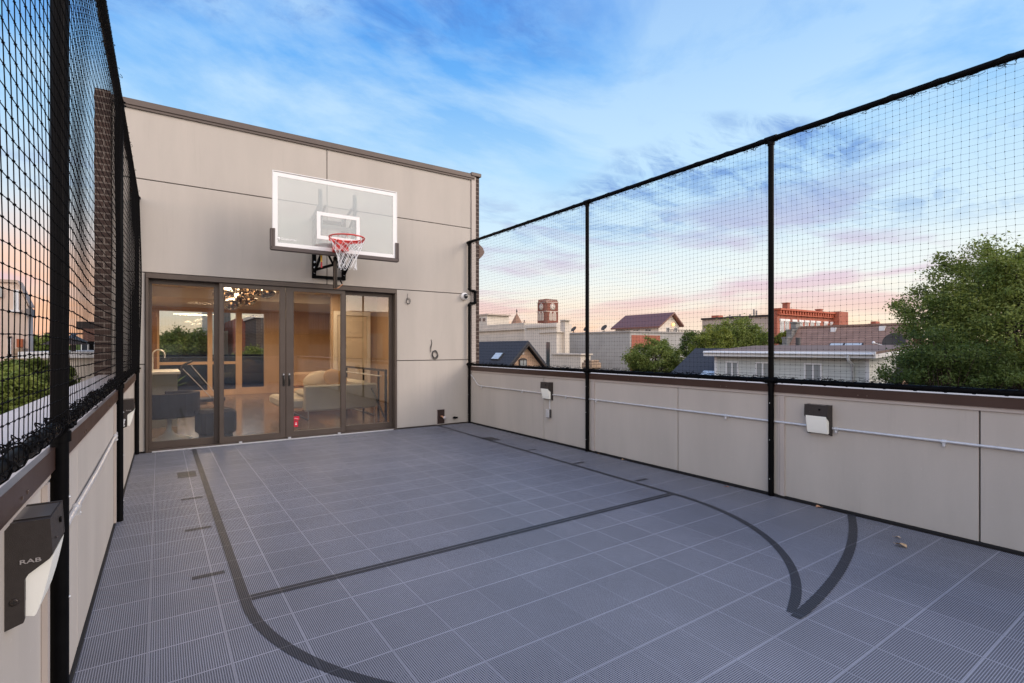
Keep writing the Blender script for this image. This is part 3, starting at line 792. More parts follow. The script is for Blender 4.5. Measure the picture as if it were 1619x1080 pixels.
# ------------------------------------------------------------------ basketball hoop
BY = 7.50
hp = thing('basketball_hoop', 'wall-mounted basketball hoop with clear backboard, red rim and white net', 'basketball hoop', (2.126, BY, 0))
def HB(): b = MB(); b.M = Matrix.Translation((-2.126, -BY, 0)); return b
x0, x1, z0, z1 = 1.262, 2.992, 2.742, 3.738
CLR = glass_mat('backboard_glass', (.93, .95, .94), .03, k=1.1, haze=.30, hcol=(.70, .73, .71))
bb = HB().box(x0, x1, BY, BY+.012, z0, z1).build('backboard', CLR, hp)
bd = HB(); wd = .052; q = BY-.0012
bd.box(x0, x1, q-.001, q, z1-wd, z1).box(x0, x0+wd, q-.001, q, z0+wd, z1-wd).box(x1-wd, x1, q-.001, q, z0+wd, z1-wd).box(x0, x1, q-.001, q, z0, z0+wd)
bd.build('border', WHITE, bb)
sq = HB(); a0, a1, c0, c1 = 1.822, 2.428, 2.905, 3.288; s5 = .050
sq.box(a0, a1, q-.001, q, c1-s5, c1).box(a0, a1, q-.001, q, c0, c0+s5).box(a0, a0+s5, q-.001, q, c0+s5, c1-s5).box(a1-s5, a1, q-.001, q, c0+s5, c1-s5)
sq.build('target_square', WHITE, bb)
fb = HB(); fb.box(x0-.012, x0-.001, BY-.006, BY+.03, z0, z1+.01).box(x1+.001, x1+.012, BY-.006, BY+.03, z0, z1+.01).box(x0-.012, x1+.012, BY-.006, BY+.03, z1+.0105, z1+.02)
fb.build('edge_frame', WHITE, bb)
pd = HB(); k = .058
pd.box(x0-.035, x1+.035, BY-.022, BY+.045, z0-k, z0-.001, .008).box(x0-.040, x0-.013, BY-.022, BY+.045, z0-k+.01, z0+.235, .006).box(x1+.013, x1+.040, BY-.022, BY+.045, z0-k+.01, z0+.235, .006)
pd.box(x0-.0125, x0+.018, BY-.018, BY-.003, z0, z0+.235, .003).box(x1-.018, x1+.0125, BY-.018, BY-.003, z0, z0+.235, .003)
pd.build('edge_padding', RUBBER, hp)
M = Matrix.Translation((1.455-2.126, -.0035, 2.845)) @ Matrix.Rotation(pi/2, 4, 'X')
text_obj('Goalsetter', .048, WHITE, 'lettering', bb, M, .0005)
HB().lathe([(.010, 0), (.021, 0), (.021, -.001), (.010, -.001)], 16, (1.325, BY-.002, 2.846), axis='y').box(1.321, 1.329, BY-.0035, BY-.0022, 2.838, 2.854).build('emblem', WHITE, bb)
# rim
RY, RZ, RX = 7.115, 2.885, 2.126; rr = .232
rim = HB().tube([(RX+rr*cos(2*pi*i/48), RY+rr*sin(2*pi*i/48), RZ) for i in range(48)], .0095, 8, closed=True)
for i in range(12):
    a = 2*pi*(i+.5)/12; rim.tube([(RX+rr*cos(a-.05), RY+rr*sin(a-.05), RZ-.008), (RX+rr*cos(a), RY+rr*sin(a), RZ-.030), (RX+rr*cos(a+.05), RY+rr*sin(a+.05), RZ-.008)], .003, 5)
ro = rim.build('rim', RED, hp)
br = HB()
for s_ in (-1, 1):
    br.add([(RX+s_*.08, BY-.02, RZ-.005), (RX+s_*.13, RY+.19, RZ-.008), (RX+s_*.205, RY+.12, RZ-.010), (RX+s_*.10, BY-.02, RZ-.012)], [(0, 1, 2, 3)])
    br.prism([(BY-.015, RZ-.14), (BY-.015, RZ-.005), (RY+.10, RZ-.010), (RY+.10, RZ-.032)], 'x', RX+s_*.085-.003, RX+s_*.085+.003)
# arc plate under the rear half of the rim
pts = [(RX+(rr+.002)*cos(a), RY+(rr+.002)*sin(a)) for a in [R(-10)+R(200)*i/20 for i in range(21)]]
v = [(p[0], p[1], RZ-.008) for p in pts]+[(p[0], p[1], RZ-.040) for p in pts]
br.add(v, [(i, i+1, 22+i, 21+i) for i in range(20)])
br.box(RX-.095, RX+.095, BY-.022, BY-.002, RZ-.155, RZ+.01, .004).box(RX-.10, RX+.10, BY-.14, BY-.0225, RZ-.14, RZ-.01, .006)
br.build('bracket', RED, ro)
# net
nt = HB(); lv = [(.228, 0), (.205, -.055), (.178, -.115), (.152, -.175), (.130, -.235), (.118, -.295), (.118, -.355), (.124, -.40)]
nn = 12
def npnt(i, j):
    a = 2*pi*(i+.5+(.5 if j % 2 else 0))/nn; r_, z_ = lv[j]; r_ *= 1+.04*sin(i*2.3+j)
    return Vector((RX+r_*cos(a)+.012*j/7, RY+r_*sin(a), RZ-.028+z_+.008*sin(i*1.7)))
for j in range(len(lv)-1):
    for i in range(nn):
        o2 = i+1 if j % 2 else i
        o1 = i if j % 2 else i-1
        for oo in (o1, o2):
            A, B_ = npnt(i, j), npnt(oo, j+1); mid = (A+B_)/2
            nt.tube([A, mid+Vector((0, 0, -.004)), B_], .0030 if j > 0 else .0026, 5)
        nt.ball(npnt(i, j), .0052, 6)
nt.build('net', WHITEM, ro)
# support: wall frame, arms, crank
fm = HB()
for x in (1.955, 2.405):
    fm.box(x-.028, x+.028, YB-.045, YB-.001, 2.44, 3.40, .003)
fm.box(1.98, 2.38, YB-.044, YB-.002, 2.44, 2.485, .003).box(1.98, 2.38, YB-.04, YB-.002, 3.30, 3.35)
fm.build('wall_frame', BLACK, hp)
ar = HB()
for x in (1.885, 2.375): ar.box(x-.024, x+.024, BY+.046, BY+.085, 2.82, 3.62, .003)
ar.box(1.865, 2.395, BY+.03, BY+.045, 3.06, 3.12).box(1.865, 2.395, BY+.03, BY+.045, 2.80, 2.86)
for x in (1.915, 2.375): ar.tube([(x, YB-.03, 3.33), (x-.03, BY+.07, 3.42)], .022, 8)
for x in (1.915, 2.375): ar.tube([(x, BY+.08, 3.30), (x, BY+.22, 2.84)], .020, 8)
ar.build('upper_arm', STEELB, hp)
la = HB()
for x in (1.955, 2.405):
    la.box(x-.018, x+.018, YB-.05, YB-.046, 2.45, 2.6)
    la.tube([(x, YB-.06, 2.53), (x, BY+.07, 2.86)], .022, 8)
    la.tube([(x, YB-.06, 3.05), (x, BY+.07, 3.40)], .018, 8)
la.tube([(1.955, YB-.07, 2.56), (2.12, YB-.48, 2.60)], .022, 8).tube([(2.405, YB-.07, 2.56), (2.15, YB-.48, 2.60)], .016, 8)
la.tube([(1.94, BY+.12, 2.86), (2.12, YB-.48, 2.60)], .016, 8).tube([(2.33, BY+.12, 2.86), (2.15, YB-.48, 2.60)], .012, 8)
la.each('lower_arm', BLACK, hp)
ck = HB().tube([(2.136, 7.72, 2.70), (2.136, 7.72, 2.245)], .031, 14).tube([(2.136, 7.72, 2.78), (2.136, 7.72, 2.70)], .018, 10)
ck.build('crank_tube', mat('tube_black', (.03, .024, .02), .22, metal=.6), hp)
HB().tube([(2.13, 7.72, 2.24), (2.17, 7.70, 2.25), (2.235, 7.68, 2.31)], .010, 8).build('crank_handle', COPPER, hp)
HB().tube([(2.225, 7.69, 2.32), (2.195, 7.72, 2.40)], .011, 8).build('crank_grip', BLACK, hp)
bo = HB()
for x in (1.955, 2.405):
    for z in (2.52, 2.60, 2.68): bo.lathe([(0, 0), (.014, 0), (.014, -.012), (0, -.012)], 8, (x, YB-.0505, z), axis='y')
bo.each('bolt', GALV, hp)
lb = HB().box(1.905, 1.922, BY+.10, BY+.13, 2.60, 2.70); lb.build('warning_label', mat('label_yellow', (.75, .42, .03), .5), hp)
HB().box(1.905, 1.922, BY+.10, BY+.13, 2.52, 2.599).build('warning_label', mat('label_red', (.45, .03, .04), .5), hp)
HB().box(1.80, 1.98, BY+.055, BY+.10, 2.755, 2.825, .006).build('pivot_block', mat('pivot_dark', (.06, .02, .018), .4), hp)
# ------------------------------------------------------------------ fallen leaves
def fallen(px, py, s, label, col):
    p = at(px, py, Z=.006); b = MB(); a = random.uniform(0, 6.3)
    u = Vector((cos(a), sin(a), 0)); v = Vector((-sin(a), cos(a), 0)); z = Vector((0, 0, 1))
    n = 7; up, dn = [], []
    for i in range(n+1):
        t_ = i/n; w_ = .42*sin(pi*t_)**.7*(1+.15*sin(9*t_))
        h = .25*sin(pi*t_)
        up.append(p+u*s*(t_-.5)+v*s*w_+z*s*(h+.22*w_)); dn.append(p+u*s*(t_-.5)-v*s*w_+z*s*(h*.4+.25*w_))
    mid = [p+u*s*(i/n-.5)+z*s*.12*sin(pi*i/n) for i in range(n+1)]
    b.add(up+mid+dn, [(i, i+1, n+2+i, n+1+i) for i in range(n)]+[(n+1+i, n+2+i, 2*n+3+i, 2*n+2+i) for i in range(n)])
    b.tube([mid[-1], p+u*s*.75+z*s*.1], .0012, 4)
    tag(b.build('fallen_leaf', mat('dry_leaf_%d' % int(col[0]*100), col, .7, .2, 60)), label, 'leaf', 'dry leaves on the court')
for a in ((1425, 863, .07, 'largest tan dry leaf lying out on the near tiles', (.50, .33, .18)), (1419, 850, .04, 'small pale curled leaf just beyond the largest leaf', (.55, .42, .30)),
          (985, 727, .035, 'orange leaf speck against the right wall base past the far post', (.5, .2, .08)), (1002, 730, .03, 'tiny orange leaf right of the orange speck', (.52, .22, .09)),
          (1149, 770, .04, 'orange-brown leaf lying halfway along the right wall base', (.45, .17, .08)), (1294, 802, .045, 'brown leaf at the wall base near the dark arc line', (.42, .22, .12)),
          (946, 717, .025, 'small brown leaf at the foot of the far post', (.4, .2, .1)), (752, 672, .025, 'pale crumb of leaf near the far right corner', (.7, .6, .5))):
    fallen(*a)
# ------------------------------------------------------------------ neighbourhood
def block(root, name, x0, x1, y0, y1, z0, z1, m, label=None): return MB().box(x0, x1, y0, y1, z0, z1).build(name, m, root, label)
def window(root, face, a0, a1, z0, z1, plane, fm=None, gm=None, fw=.06, mull=True, sill=True):
    """face '-x' or '-y'; a along the other axis"""
    fm = fm or WHITE; gm = gm or WGL
    f = MB(); g_ = MB()
    def bx(b, u0, u1, w0, w1, d0, d1):
        if face == '-x': b.box(plane-d1, plane-d0, u0, u1, w0, w1)
        else: b.box(u0, u1, plane-d1, plane-d0, w0, w1)
    bx(f, a0, a0+fw, z0, z1, .0, .05); bx(f, a1-fw, a1, z0, z1, .0, .05); bx(f, a0+fw, a1-fw, z1-fw, z1, .0, .05); bx(f, a0+fw, a1-fw, z0, z0+fw, .0, .05)
    if mull: bx(f, (a0+a1)/2-fw/2, (a0+a1)/2+fw/2, z0+fw, z1-fw, .0, .04)
    if sill: bx(f, a0-fw, a1+fw, z0-fw, z0-.001, .0, .09)
    o = f.build('window', fm, root)
    bx(g_, a0+fw*.9, a1-fw*.9, z0+fw*.9, z1-fw*.9, .005, .015); g_.build('pane', gm, o)
    return o
GZ = -9.5
CREAM = mat('cream_stucco', (.56, .50, .42), .8, .08, .35, .1, 8)
CREAM2 = mat('cream_light', (.62, .56, .48), .8, .05, .4)
GREYW = mat('grey_render', (.36, .35, .33), .85, .10, .35)
SHD = mat('dark_shingle', (.040, .043, .052), .85, .25, 12, .4, 30)
SHB = brick_mat('brown_shingle', (.36, .225, .17), (.29, .18, .135), (.17, .11, .09), .35, .14, .012, var=.15)
TANB = brick_mat('tan_brick', (.58, .34, .20), (.50, .29, .17), (.45, .36, .28), var=.15)
REDB = brick_mat('red_brick', (.46, .095, .040), (.36, .07, .035), (.36, .20, .15), var=.2)
BEIG = mat('beige_render', (.46, .38, .32), .85, .12, .4)
SID = siding_mat('white_siding', (.62, .64, .60), .13)
SIDD = siding_mat('grey_siding', (.42, .44, .40), .13)
# cream public building with parapet steps
t = thing('cream_building', 'large cream rendered building with stepped parapets and a tall slit window', 'building', (45, 60, GZ))
def W_(root):
    b = MB(); b.M = Matrix.Translation(-Vector(root.location)); return b
def pxbox(b, pl, pr, pt, X=None, Y=None, dep=8, z0=GZ, pb=None):
    if X is not None:
        A = at(pl, pt, X=X); B_ = at(pr, pt, X=X); zt = (A.z+B_.z)/2
        if pb: z0 = at((pl+pr)/2, pb, X=X).z
        b.box(X, X+dep, min(A.y, B_.y), max(A.y, B_.y), z0, zt); return (X, X+dep, min(A.y, B_.y), max(A.y, B_.y), z0, zt)
    A = at(pl, pt, Y=Y); B_ = at(pr, pt, Y=Y); zt = (A.z+B_.z)/2
    if pb: z0 = at((pl+pr)/2, pb, Y=Y).z
    b.box(min(A.x, B_.x), max(A.x, B_.x), Y, Y+dep, z0, zt); return (min(A.x, B_.x), max(A.x, B_.x), Y, Y+dep, z0, zt)
b = W_(t); e = pxbox(b, 740, 829, 513.5, X=48, dep=10)
pxbox(b, 740, 829, 520, X=47.6, dep=.399, pb=523); pxbox(b, 740, 829, 530, X=47.2, dep=.799)
b.build('main_block', CREAM, t)
b = W_(t); pxbox(b, 829.3, 880, 512, X=45.5, dep=1.6); pxbox(b, 829.3, 880, 514, X=45.2, dep=.299, pb=518); b.build('centre_block', CREAM2, t)
b = W_(t); pxbox(b, 886, 893.5, 507, X=44.0, dep=.75); pxbox(b, 885, 894, 505.5, X=43.8, dep=1.05, pb=507); b.build('tower_block', CREAM, t)
b = W_(t); pxbox(b, 852, 880, 526, X=43, dep=1.8); pxbox(b, 851, 880.5, 524.5, X=42.8, dep=2.1, pb=526); b.build('front_block', CREAM2, t)
b = W_(t); pxbox(b, 863.5, 868.5, 541, X=42.9, dep=.09, pb=579); b.build('window', WGL, t)
b = W_(t); pxbox(b, 872, 918, 561, X=41, dep=1.6); pxbox(b, 871.5, 918.5, 559, X=40.8, dep=1.9, pb=561); b.build('low_wing', CREAM, t)
b = W_(t); pxbox(b, 876, 886, 536, X=43.9, dep=.09, pb=560); b.build('recess', mat('recess_grey', (.3, .27, .24), .8), t)
t = thing('far_block', 'small pale building with two square windows far behind at the brick corner', 'building', (80, 130, GZ))
b = W_(t); e = pxbox(b, 752, 770, 498, X=82, dep=8); b.build('wall', CREAM2, t)
b = W_(t); pxbox(b, 751, 771, 497, X=81.7, dep=8.5, pb=499); b.build('cornice', BEIG, t)
for a in ((757, 760), (763, 767)):
    b = W_(t); pxbox(b, a[0], a[1], 503, X=81.9, dep=.09, pb=508); b.build('window', WGL, t)
# spire
p = at(817, 512, D=110); t = thing('church_spire', 'small slate spire with a finial between cream parapets', 'spire', (p.x, p.y, GZ))
zb = p.z-GZ; ht = 21/813*110
MB().lathe([(1.45, zb-6), (1.45, zb-.6), (1.2, zb-.4)], 4).build('tower', TANB, t)
MB().lathe([(1.55, zb-.6), (.9, zb+.7), (.08, zb+ht*.78), (0, zb+ht*.8)], 8, smooth=False).build('roof', mat('spire_slate', (.26, .15, .10), .8, .2, 3), t)
MB().tube([(0, 0, zb+ht*.75), (0, 0, zb+ht*1.12)], .07, 6).ball((0, 0, zb+ht*.95), .2, 8).build('finial', mat('lead', (.06, .06, .06), .5), t)
p = at(829, 514, D=108); t = thing('roof_ornament', 'small brown carved gable ornament right of the spire', 'ornament', (p.x, p.y, p.z-.8))
MB().lathe([(.7, 0), (.6, .8), (.15, 1.5), (0, 1.6)], 6, smooth=False).build('roof', MATS['spire_slate'], t)
MB().ball((0, 0, 1.7), .16, 8).build('finial', MATS['lead'], t)
# clock tower
CX0 = 112.; pn = at(863, 473, X=CX0); pl_ = at(848, 473, X=CX0); pr_ = at(884.5, 473, Y=pn.y)
tx0, tx1, ty0, ty1 = CX0, pr_.x, pn.y, pl_.y; tz1 = pn.z
t = thing('clock_tower', 'red brick clock tower with crenellated top and two white clock faces', 'clock tower', ((tx0+tx1)/2, (ty0+ty1)/2, GZ))
TOWB = brick_mat('tower_brick', (.27, .060, .030), (.20, .048, .026), (.22, .13, .10), var=.25)
LIME = mat('limestone', (.68, .60, .52), .8, .08, 2)
b = W_(t); k = .7
b.add([(x, y, z) for z in (GZ, tz1-1.0) for x, y in ((tx0+k, ty0), (tx1-k, ty0), (tx1, ty0+k), (tx1, ty1-k), (tx1-k, ty1), (tx0+k, ty1), (tx0, ty1-k), (tx0, ty0+k))],
      [tuple(range(7, -1, -1)), tuple(range(8, 16))]+[(i, (i+1) % 8, 8+(i+1) % 8, 8+i) for i in range(8)])
b.build('shaft', TOWB, t)
b = W_(t); b.box(tx0+.4, tx1-.4, ty0+.4, ty1-.4, tz1-1.0, tz1-.3)
n_ = 6
for i in range(n_):
    u0 = i/n_+.02; u1 = i/n_+.10
    for c0_, c1_ in ((u0, u1),):
        b.box(tx0+.35+(tx1-tx0-.7)*c0_, tx0+.35+(tx1-tx0-.7)*c1_, ty0+.35, ty0+.9, tz1-.3, tz1+.15)
        b.box(tx0+.35, tx0+.9, ty0+.35+(ty1-ty0-.7)*c0_, ty0+.35+(ty1-ty0-.7)*c1_, tz1-.3, tz1+.15)
b.build('battlement', TOWB, t)
b = W_(t)
for z in (tz1-1.05, tz1-4.3): b.box(tx0-.06, tx1+.06, ty0-.06, ty1+.06, z, z+.16)
b.box(tx0+.38, tx1-.38, ty0+.38, ty1-.38, tz1-.42, tz1-.32)
b.build('string_course', LIME, t)
def clock(cx2, cy2, cz2, ax, r):
    q = W_(t); q.lathe([(0, -.1), (r, -.1), (r*1.05, .02), (r*1.05, .1)], 28, (cx2, cy2, cz2), axis=ax)
    o = q.build('clock_face', LIME, t)
    q = W_(t); q.lathe([(r*.82, -.13), (r*.9, -.13), (r*.9, -.1)], 28, (cx2, cy2, cz2), axis=ax)
    def hand(ang, l, wdt):
        dxy = sin(ang)*l; dzz = cos(ang)*l
        P0 = Vector((cx2, cy2, cz2)); off = Vector((-.15, 0, 0)) if ax == 'x' else Vector((0, -.15, 0))
        d = Vector((0, -dxy, dzz)) if ax == 'x' else Vector((dxy, 0, dzz))
        q.tube([P0+off, P0+off+d], wdt, 4)
    hand(.4, r*.72, .05); hand(2.3, r*.5, .07)
    for i in range(12):
        a = i*pi/6; P0 = Vector((cx2, cy2, cz2)); off = Vector((-.13, 0, 0)) if ax == 'x' else Vector((0, -.13, 0))
        f1 = Vector((0, -sin(a), cos(a))) if ax == 'x' else Vector((sin(a), 0, cos(a)))
        q.tube([P0+off+f1*r*.66, P0+off+f1*r*.82], .045, 4)
    q.build('clock_hand', mat('clock_dark', (.06, .05, .05), .6), o)
zc = tz1-2.55
clock(tx0, (ty0+ty1)/2, zc, 'x', 1.15); clock((tx0+tx1)/2, ty0, zc, 'y', 1.15)
LOUV = mat('louvre', (.42, .34, .28), .8)
for ax, mid in (('x', (ty0+ty1)/2), ('y', (tx0+tx1)/2)):
    for s_ in (-.85, .85):
        z0_, z1_ = tz1-7.2, tz1-4.7
        def arch(r_, e_):
            return [(mid+s_-r_, z0_-e_), (mid+s_+r_, z0_-e_), (mid+s_+r_, z1_-.5), (mid+s_+r_*.55, z1_+.05+e_), (mid+s_, z1_+.45+e_), (mid+s_-r_*.55, z1_+.05+e_), (mid+s_-r_, z1_-.5)]
        for nm, r_, e_, d, mm in (('arch_surround', .68, .2, .08, LIME), ('louvre', .44, -.05, .14, LOUV)):
            q = W_(t)
            if ax == 'x': q.prism(arch(r_, e_), 'x', tx0-d, tx0-.0)
            else: q.prism(arch(r_, e_), 'y', ty0-d, ty0-.0)
            q.build(nm, mm, t)
# gabled house with tan brick gable
Yg = 30.
A = at(802, 580, Y=Yg); B_ = at(858, 580, Y=Yg); P_ = at(831, 544, Y=Yg)
hw = (B_.x-A.x)/2+1.6; slope = (P_.z-A.z)/((B_.x-A.x)/2); xm = P_.x
t = thing('gabled_house', 'house with a tan brick gable and dark shingle roof with one skylight', 'house', (xm, Yg, GZ))
ze = P_.z-slope*hw
b = W_(t); b.prism([(xm-hw+.25, GZ), (xm+hw-.25, GZ), (xm+hw-.25, ze+.05), (xm, P_.z-.15), (xm-hw+.25, ze+.05)], 'y', Yg, Yg+9); b.build('wall', TANB, t)
b = W_(t)
for s_ in (-1, 1):
    n1 = [(xm, P_.z), (xm+s_*(hw+.15), ze-.15*slope), (xm+s_*(hw+.15), ze-.15*slope+.22), (xm, P_.z+.24)]
    b.prism(n1, 'y', Yg-.35, Yg+9.2)
b.build('roof', SHD, t)
b = W_(t)
for s_ in (-1, 1):
    b.prism([(xm, P_.z-.12), (xm+s_*(hw+.15), ze-.15*slope-.12), (xm+s_*(hw+.15), ze-.15*slope-.002), (xm, P_.z-.002)], 'y', Yg-.42, Yg-.30)
b.build('bargeboard', mat('dark_wood', (.035, .025, .022), .6), t)
wa = at(826.5, 577, Y=Yg); w_ = W_(t); r_ = .34
w_.prism([(wa.x-r_, wa.z-1), (wa.x+r_, wa.z-1), (wa.x+r_, wa.z+.35)]+[(wa.x+r_*cos(a), wa.z+.35+.14*sin(a)) for a in [pi*i/8 for i in range(1, 8)]]+[(wa.x-r_, wa.z+.35)], 'y', Yg-.06, Yg+.02)
wo = w_.build('window', MATS['dark_wood'], t)
w_ = W_(t); w_.box(wa.x-r_+.07, wa.x-.03, Yg-.075, Yg-.062, wa.z-.9, wa.z+.33).box(wa.x+.03, wa.x+r_-.07, Yg-.075, Yg-.062, wa.z-.9, wa.z+.33); w_.build('pane', WGL2, wo)
w_ = W_(t); w_.box(wa.x-.12, wa.x+.12, Yg-.04, Yg, wa.z+.75, wa.z+1.0, .03); w_.build('keystone', LIME, t)
# skylight on the left slope
def sky_light(root, c, du, dv, nrm, m1=None):
    n = nrm.normalized(); q = W_(root); vs = []
    for k_ in (0, .1):
        for a_, b_ in ((-1, -1), (1, -1), (1, 1), (-1, 1)): vs.append(c+du*a_+dv*b_+n*k_)
    q.add(vs, [(3, 2, 1, 0), (4, 5, 6, 7), (0, 1, 5, 4), (1, 2, 6, 5), (2, 3, 7, 6), (3, 0, 4, 7)])
    o = q.build('skylight', MATS.get('lead'), root)
    q = W_(root); q.add([c+du*a_*.85+dv*b_*.88+n*.112 for a_, b_ in ((-1, -1), (1, -1), (1, 1), (-1, 1))], [(0, 1, 2, 3)])
    q.build('pane', m1 or mat('skylight_glass', (.55, .62, .66), .1, spec=.9), o)
sv = Vector((1, 0, slope)).normalized()
cS = Vector((xm-1.15, Yg+1.9, P_.z-slope*1.15+.24)); sky_light(t, cS, Vector((0, .55, 0)), sv*.34, Vector((-slope, 0, 1)))
# second dark roof behind
p = at(770, 545, Y=36); t = thing('slate_roofed_house', 'low house with a plain dark shingle hip roof behind the gabled one', 'house', (p.x-3, 38, GZ))
q = W_(t); q.box(p.x-5.5, p.x+2.2, 35, 46, GZ, p.z-2.6); q.build('wall', BEIG, t)
q = W_(t); zt = p.z+.15; q.add([(p.x-6, 34.5, zt-3.2), (p.x+2.6, 34.5, zt-3.2), (p.x+2.6, 47, zt-3.2), (p.x-6, 47, zt-3.2), (p.x-2.6, 38, zt), (p.x+.4, 38, zt), (p.x+.4, 43, zt), (p.x-2.6, 43, zt)],
                              [(0, 1, 5, 4), (1, 2, 6, 5), (2, 3, 7, 6), (3, 0, 4, 7), (4, 5, 6, 7)]); q.build('roof', SHD, t)
# grey warehouse wall and its tan neighbour
t = thing('warehouse', 'long flat-topped grey rendered warehouse behind the far net post', 'warehouse', (56, 56, GZ))
q = W_(t); e = pxbox(q, 900, 996, 527, X=55, dep=14); q.build('wall', GREYW, t)
q = W_(t); q.box(e[0]-.15, e[1], e[2]-.15, e[3]+.1, e[5], e[5]+.22); q.build('coping', mat('coping_tile', (.30, .28, .26), .7), t)
q = W_(t); q.box(e[0]+.3, e[0]+6.4, e[2]-.06, e[2]-.001, e[5]-2.2, e[5]-.4); q.box(e[0]+.05, e[0]+1.5, e[2]-.05, e[2]-.001, GZ, e[5]-2.3); q.each('brick_band', REDB, t)
DISH = mat('dish_grey', (.075, .072, .070), .85, spec=.1)
for i, px in enumerate((907, 927, 955)):
    p = at(px, 527, X=55.4); t2 = thing('satellite_dish', ('grey rooftop satellite dish leftmost of the three on the warehouse', 'grey rooftop satellite dish just left of the far net post', 'grey rooftop satellite dish right of the far net post')[i], 'satellite dish', (p.x, p.y, e[5]+.22), group='dishes on the warehouse roof')
    MB().tube([(0, 0, 0), (0, 0, .5)], .06, 6).tube([(-.35, 0, .02), (.35, 0, .02)], .05, 6).build('mast', DISH, t2)
    q = MB(); q.M = Matrix.Translation((0, 0, .62)) @ Matrix.Rotation(-.9, 4, 'Y'); q.lathe([(0, -.12), (.3, -.08), (.52, .02), (.54, .02), (.3, -.12), (0, -.16)], 18); q.build('reflector', DISH, t2)
t = thing('tan_building', 'flat-roofed tan rendered building with a dark roof railing behind the round tree', 'building', (70, 52, GZ))
q = W_(t); e2 = pxbox(q, 1000, 1108, 532, Y=56, dep=12); q.build('wall', BEIG, t)
q = W_(t); q.box(e2[0]-.1, e2[1]+.1, 55.85, 56, e2[5]-.25, e2[5]+.05); q.build('cornice', mat('coping_tile', (.3, .28, .26)), t)
q = W_(t); xa = at(1056, 530, Y=56).x; xb = at(1102, 530, Y=56).x; q.tube([(xa, 56.2, e2[5]+1.15), (xb, 56.2, e2[5]+1.15)], .06, 6)
x = xa
while x < xb: q.box(x, x+.07, 56.17, 56.24, e2[5], e2[5]+1.15); x += .42
q.build('railing', mat('rail_dark', (.05, .045, .045), .6), t)
# penthouse with brown metal roof
t = thing('penthouse', 'cream rooftop cabin with brown sloping metal roof and lit gable lamp', 'house', (78, 66, GZ))
XE = 75.; n0 = at(1040, 513, X=XE); f0 = at(970, 517, X=XE); rg = at(1061, 494, Y=n0.y); re = at(1076, 513, Y=n0.y)
q = W_(t); q.prism([(XE+.2, n0.z-9), (re.x-.5, n0.z-9), (re.x-.5, n0.z-.2), (rg.x, rg.z-.5), (XE+.2, n0.z-.2)], 'y', n0.y, f0.y-.3); q.build('wall', CREAM2, t)
q = W_(t)
q.prism([(XE-.5, n0.z-.35), (rg.x, rg.z), (rg.x, rg.z-.3), (XE-.5, n0.z-.65)], 'y', n0.y-.8, f0.y+.3)
q.prism([(rg.x, rg.z), (re.x, re.z-.2), (re.x, re.z-.5), (rg.x, rg.z-.3)], 'y', n0.y-.8, f0.y+.3)
q.build('roof', mat('brown_metal', (.17, .075, .055), .5, .08, 2), t)
for yy in (.15, .42, .72):
    y_ = n0.y+(f0.y-n0.y)*yy; window(t, '-x', y_-78*0, y_+1.5, n0.z-1.75, n0.z-.75, XE+.2).location = (-78, -66, -GZ)
for xx in (.35, .7):
    x_ = XE+(re.x-XE)*xx; window(t, '-y', x_, x_+1.0, n0.z-1.6, n0.z-.45, n0.y).location = (-78, -66, -GZ)
sky_light(t, Vector((XE+1.8, f0.y-2.2, n0.z-.35+(rg.z-n0.z+.35)*1.8/(rg.x-XE))), Vector((0, 1.0, 0)), Vector((.9, 0, .9*(rg.z-n0.z)/(rg.x-XE))), Vector((-.5, 0, 1)))
q = W_(t); q.ball((rg.x+.4, n0.y-.25, n0.z+.1), .28, 10); q.build('gable_lamp', mat('lamp_far', (1, .7, .3), .5, emit=(1, .55, .15), es=2.), t)
# red brick front with a long beige common-brick flank
t = thing('red_brick_building', 'orange-red brick block with bracketed cornice and white-lintelled tall windows', 'building', (62, 30, GZ))
z_ = at(1229, 488.5, Y=30).z; xL_ = at(1229, 488, Y=30).x; xR_ = at(1326, 495, Y=30).x; yF_ = at(1110, 506, X=xL_).y; zs_ = at(1110, 506, X=xL_).z
q = W_(t); q.box(xL_+.02, xR_-.02, 30.401, yF_, GZ, zs_); q.build('side_wall', BEIG, t)
q = W_(t); q.box(xL_-.12, xL_+.3, 30.6, yF_+.1, zs_+.001, zs_+.22); q.build('parapet', MATS['dark_wood'], t)
q = W_(t); q.box(xL_, xR_, 30, 30.4, GZ, z_-.02); q.build('wall', REDB, t)
q = W_(t); q.box(xL_-.15, xR_+.1, 29.55, 30.3, z_-.12, z_+.08); q.box(xL_-.1, xR_+.05, 29.75, 29.99, z_-.62, z_-.45)
x = xL_
while x < xR_: q.box(x, x+.25, 29.65, 29.99, z_-.449, z_-.121); x += .6
q.build('cornice', mat('cornice_red', (.42, .09, .04), .7), t)
for px in (1236, 1244, 1255.5, 1266, 1275, 1284, 1293, 1305, 1315):
    x_ = at(px, 515, Y=30).x
    window(t, '-y', x_-.40, x_+.40, z_-2.75, z_-1.30, 30., gm=WGL2, fw=.08).location = (-62, -30, -GZ)
    q = W_(t); q.box(x_-.50, x_+.50, 29.88, 29.999, z_-1.29, z_-1.06); q.build('lintel', WHITE, t)
q = W_(t); pxbox(q, 1327, 1341, 493, Y=29.2, dep=6); q.build('end_bay', REDB, t)
for px, pt, w2 in ((1247, 480, .28), (1299, 490, .30)):
    p = at(px, pt, Y=31); q = W_(t); q.box(p.x-w2, p.x+w2, 31, 31.6, zs_-.5, p.z); q.box(p.x-w2-.06, p.x+w2+.06, 30.95, 31.65, p.z+.001, p.z+.12); q.build('chimney', REDB, t)
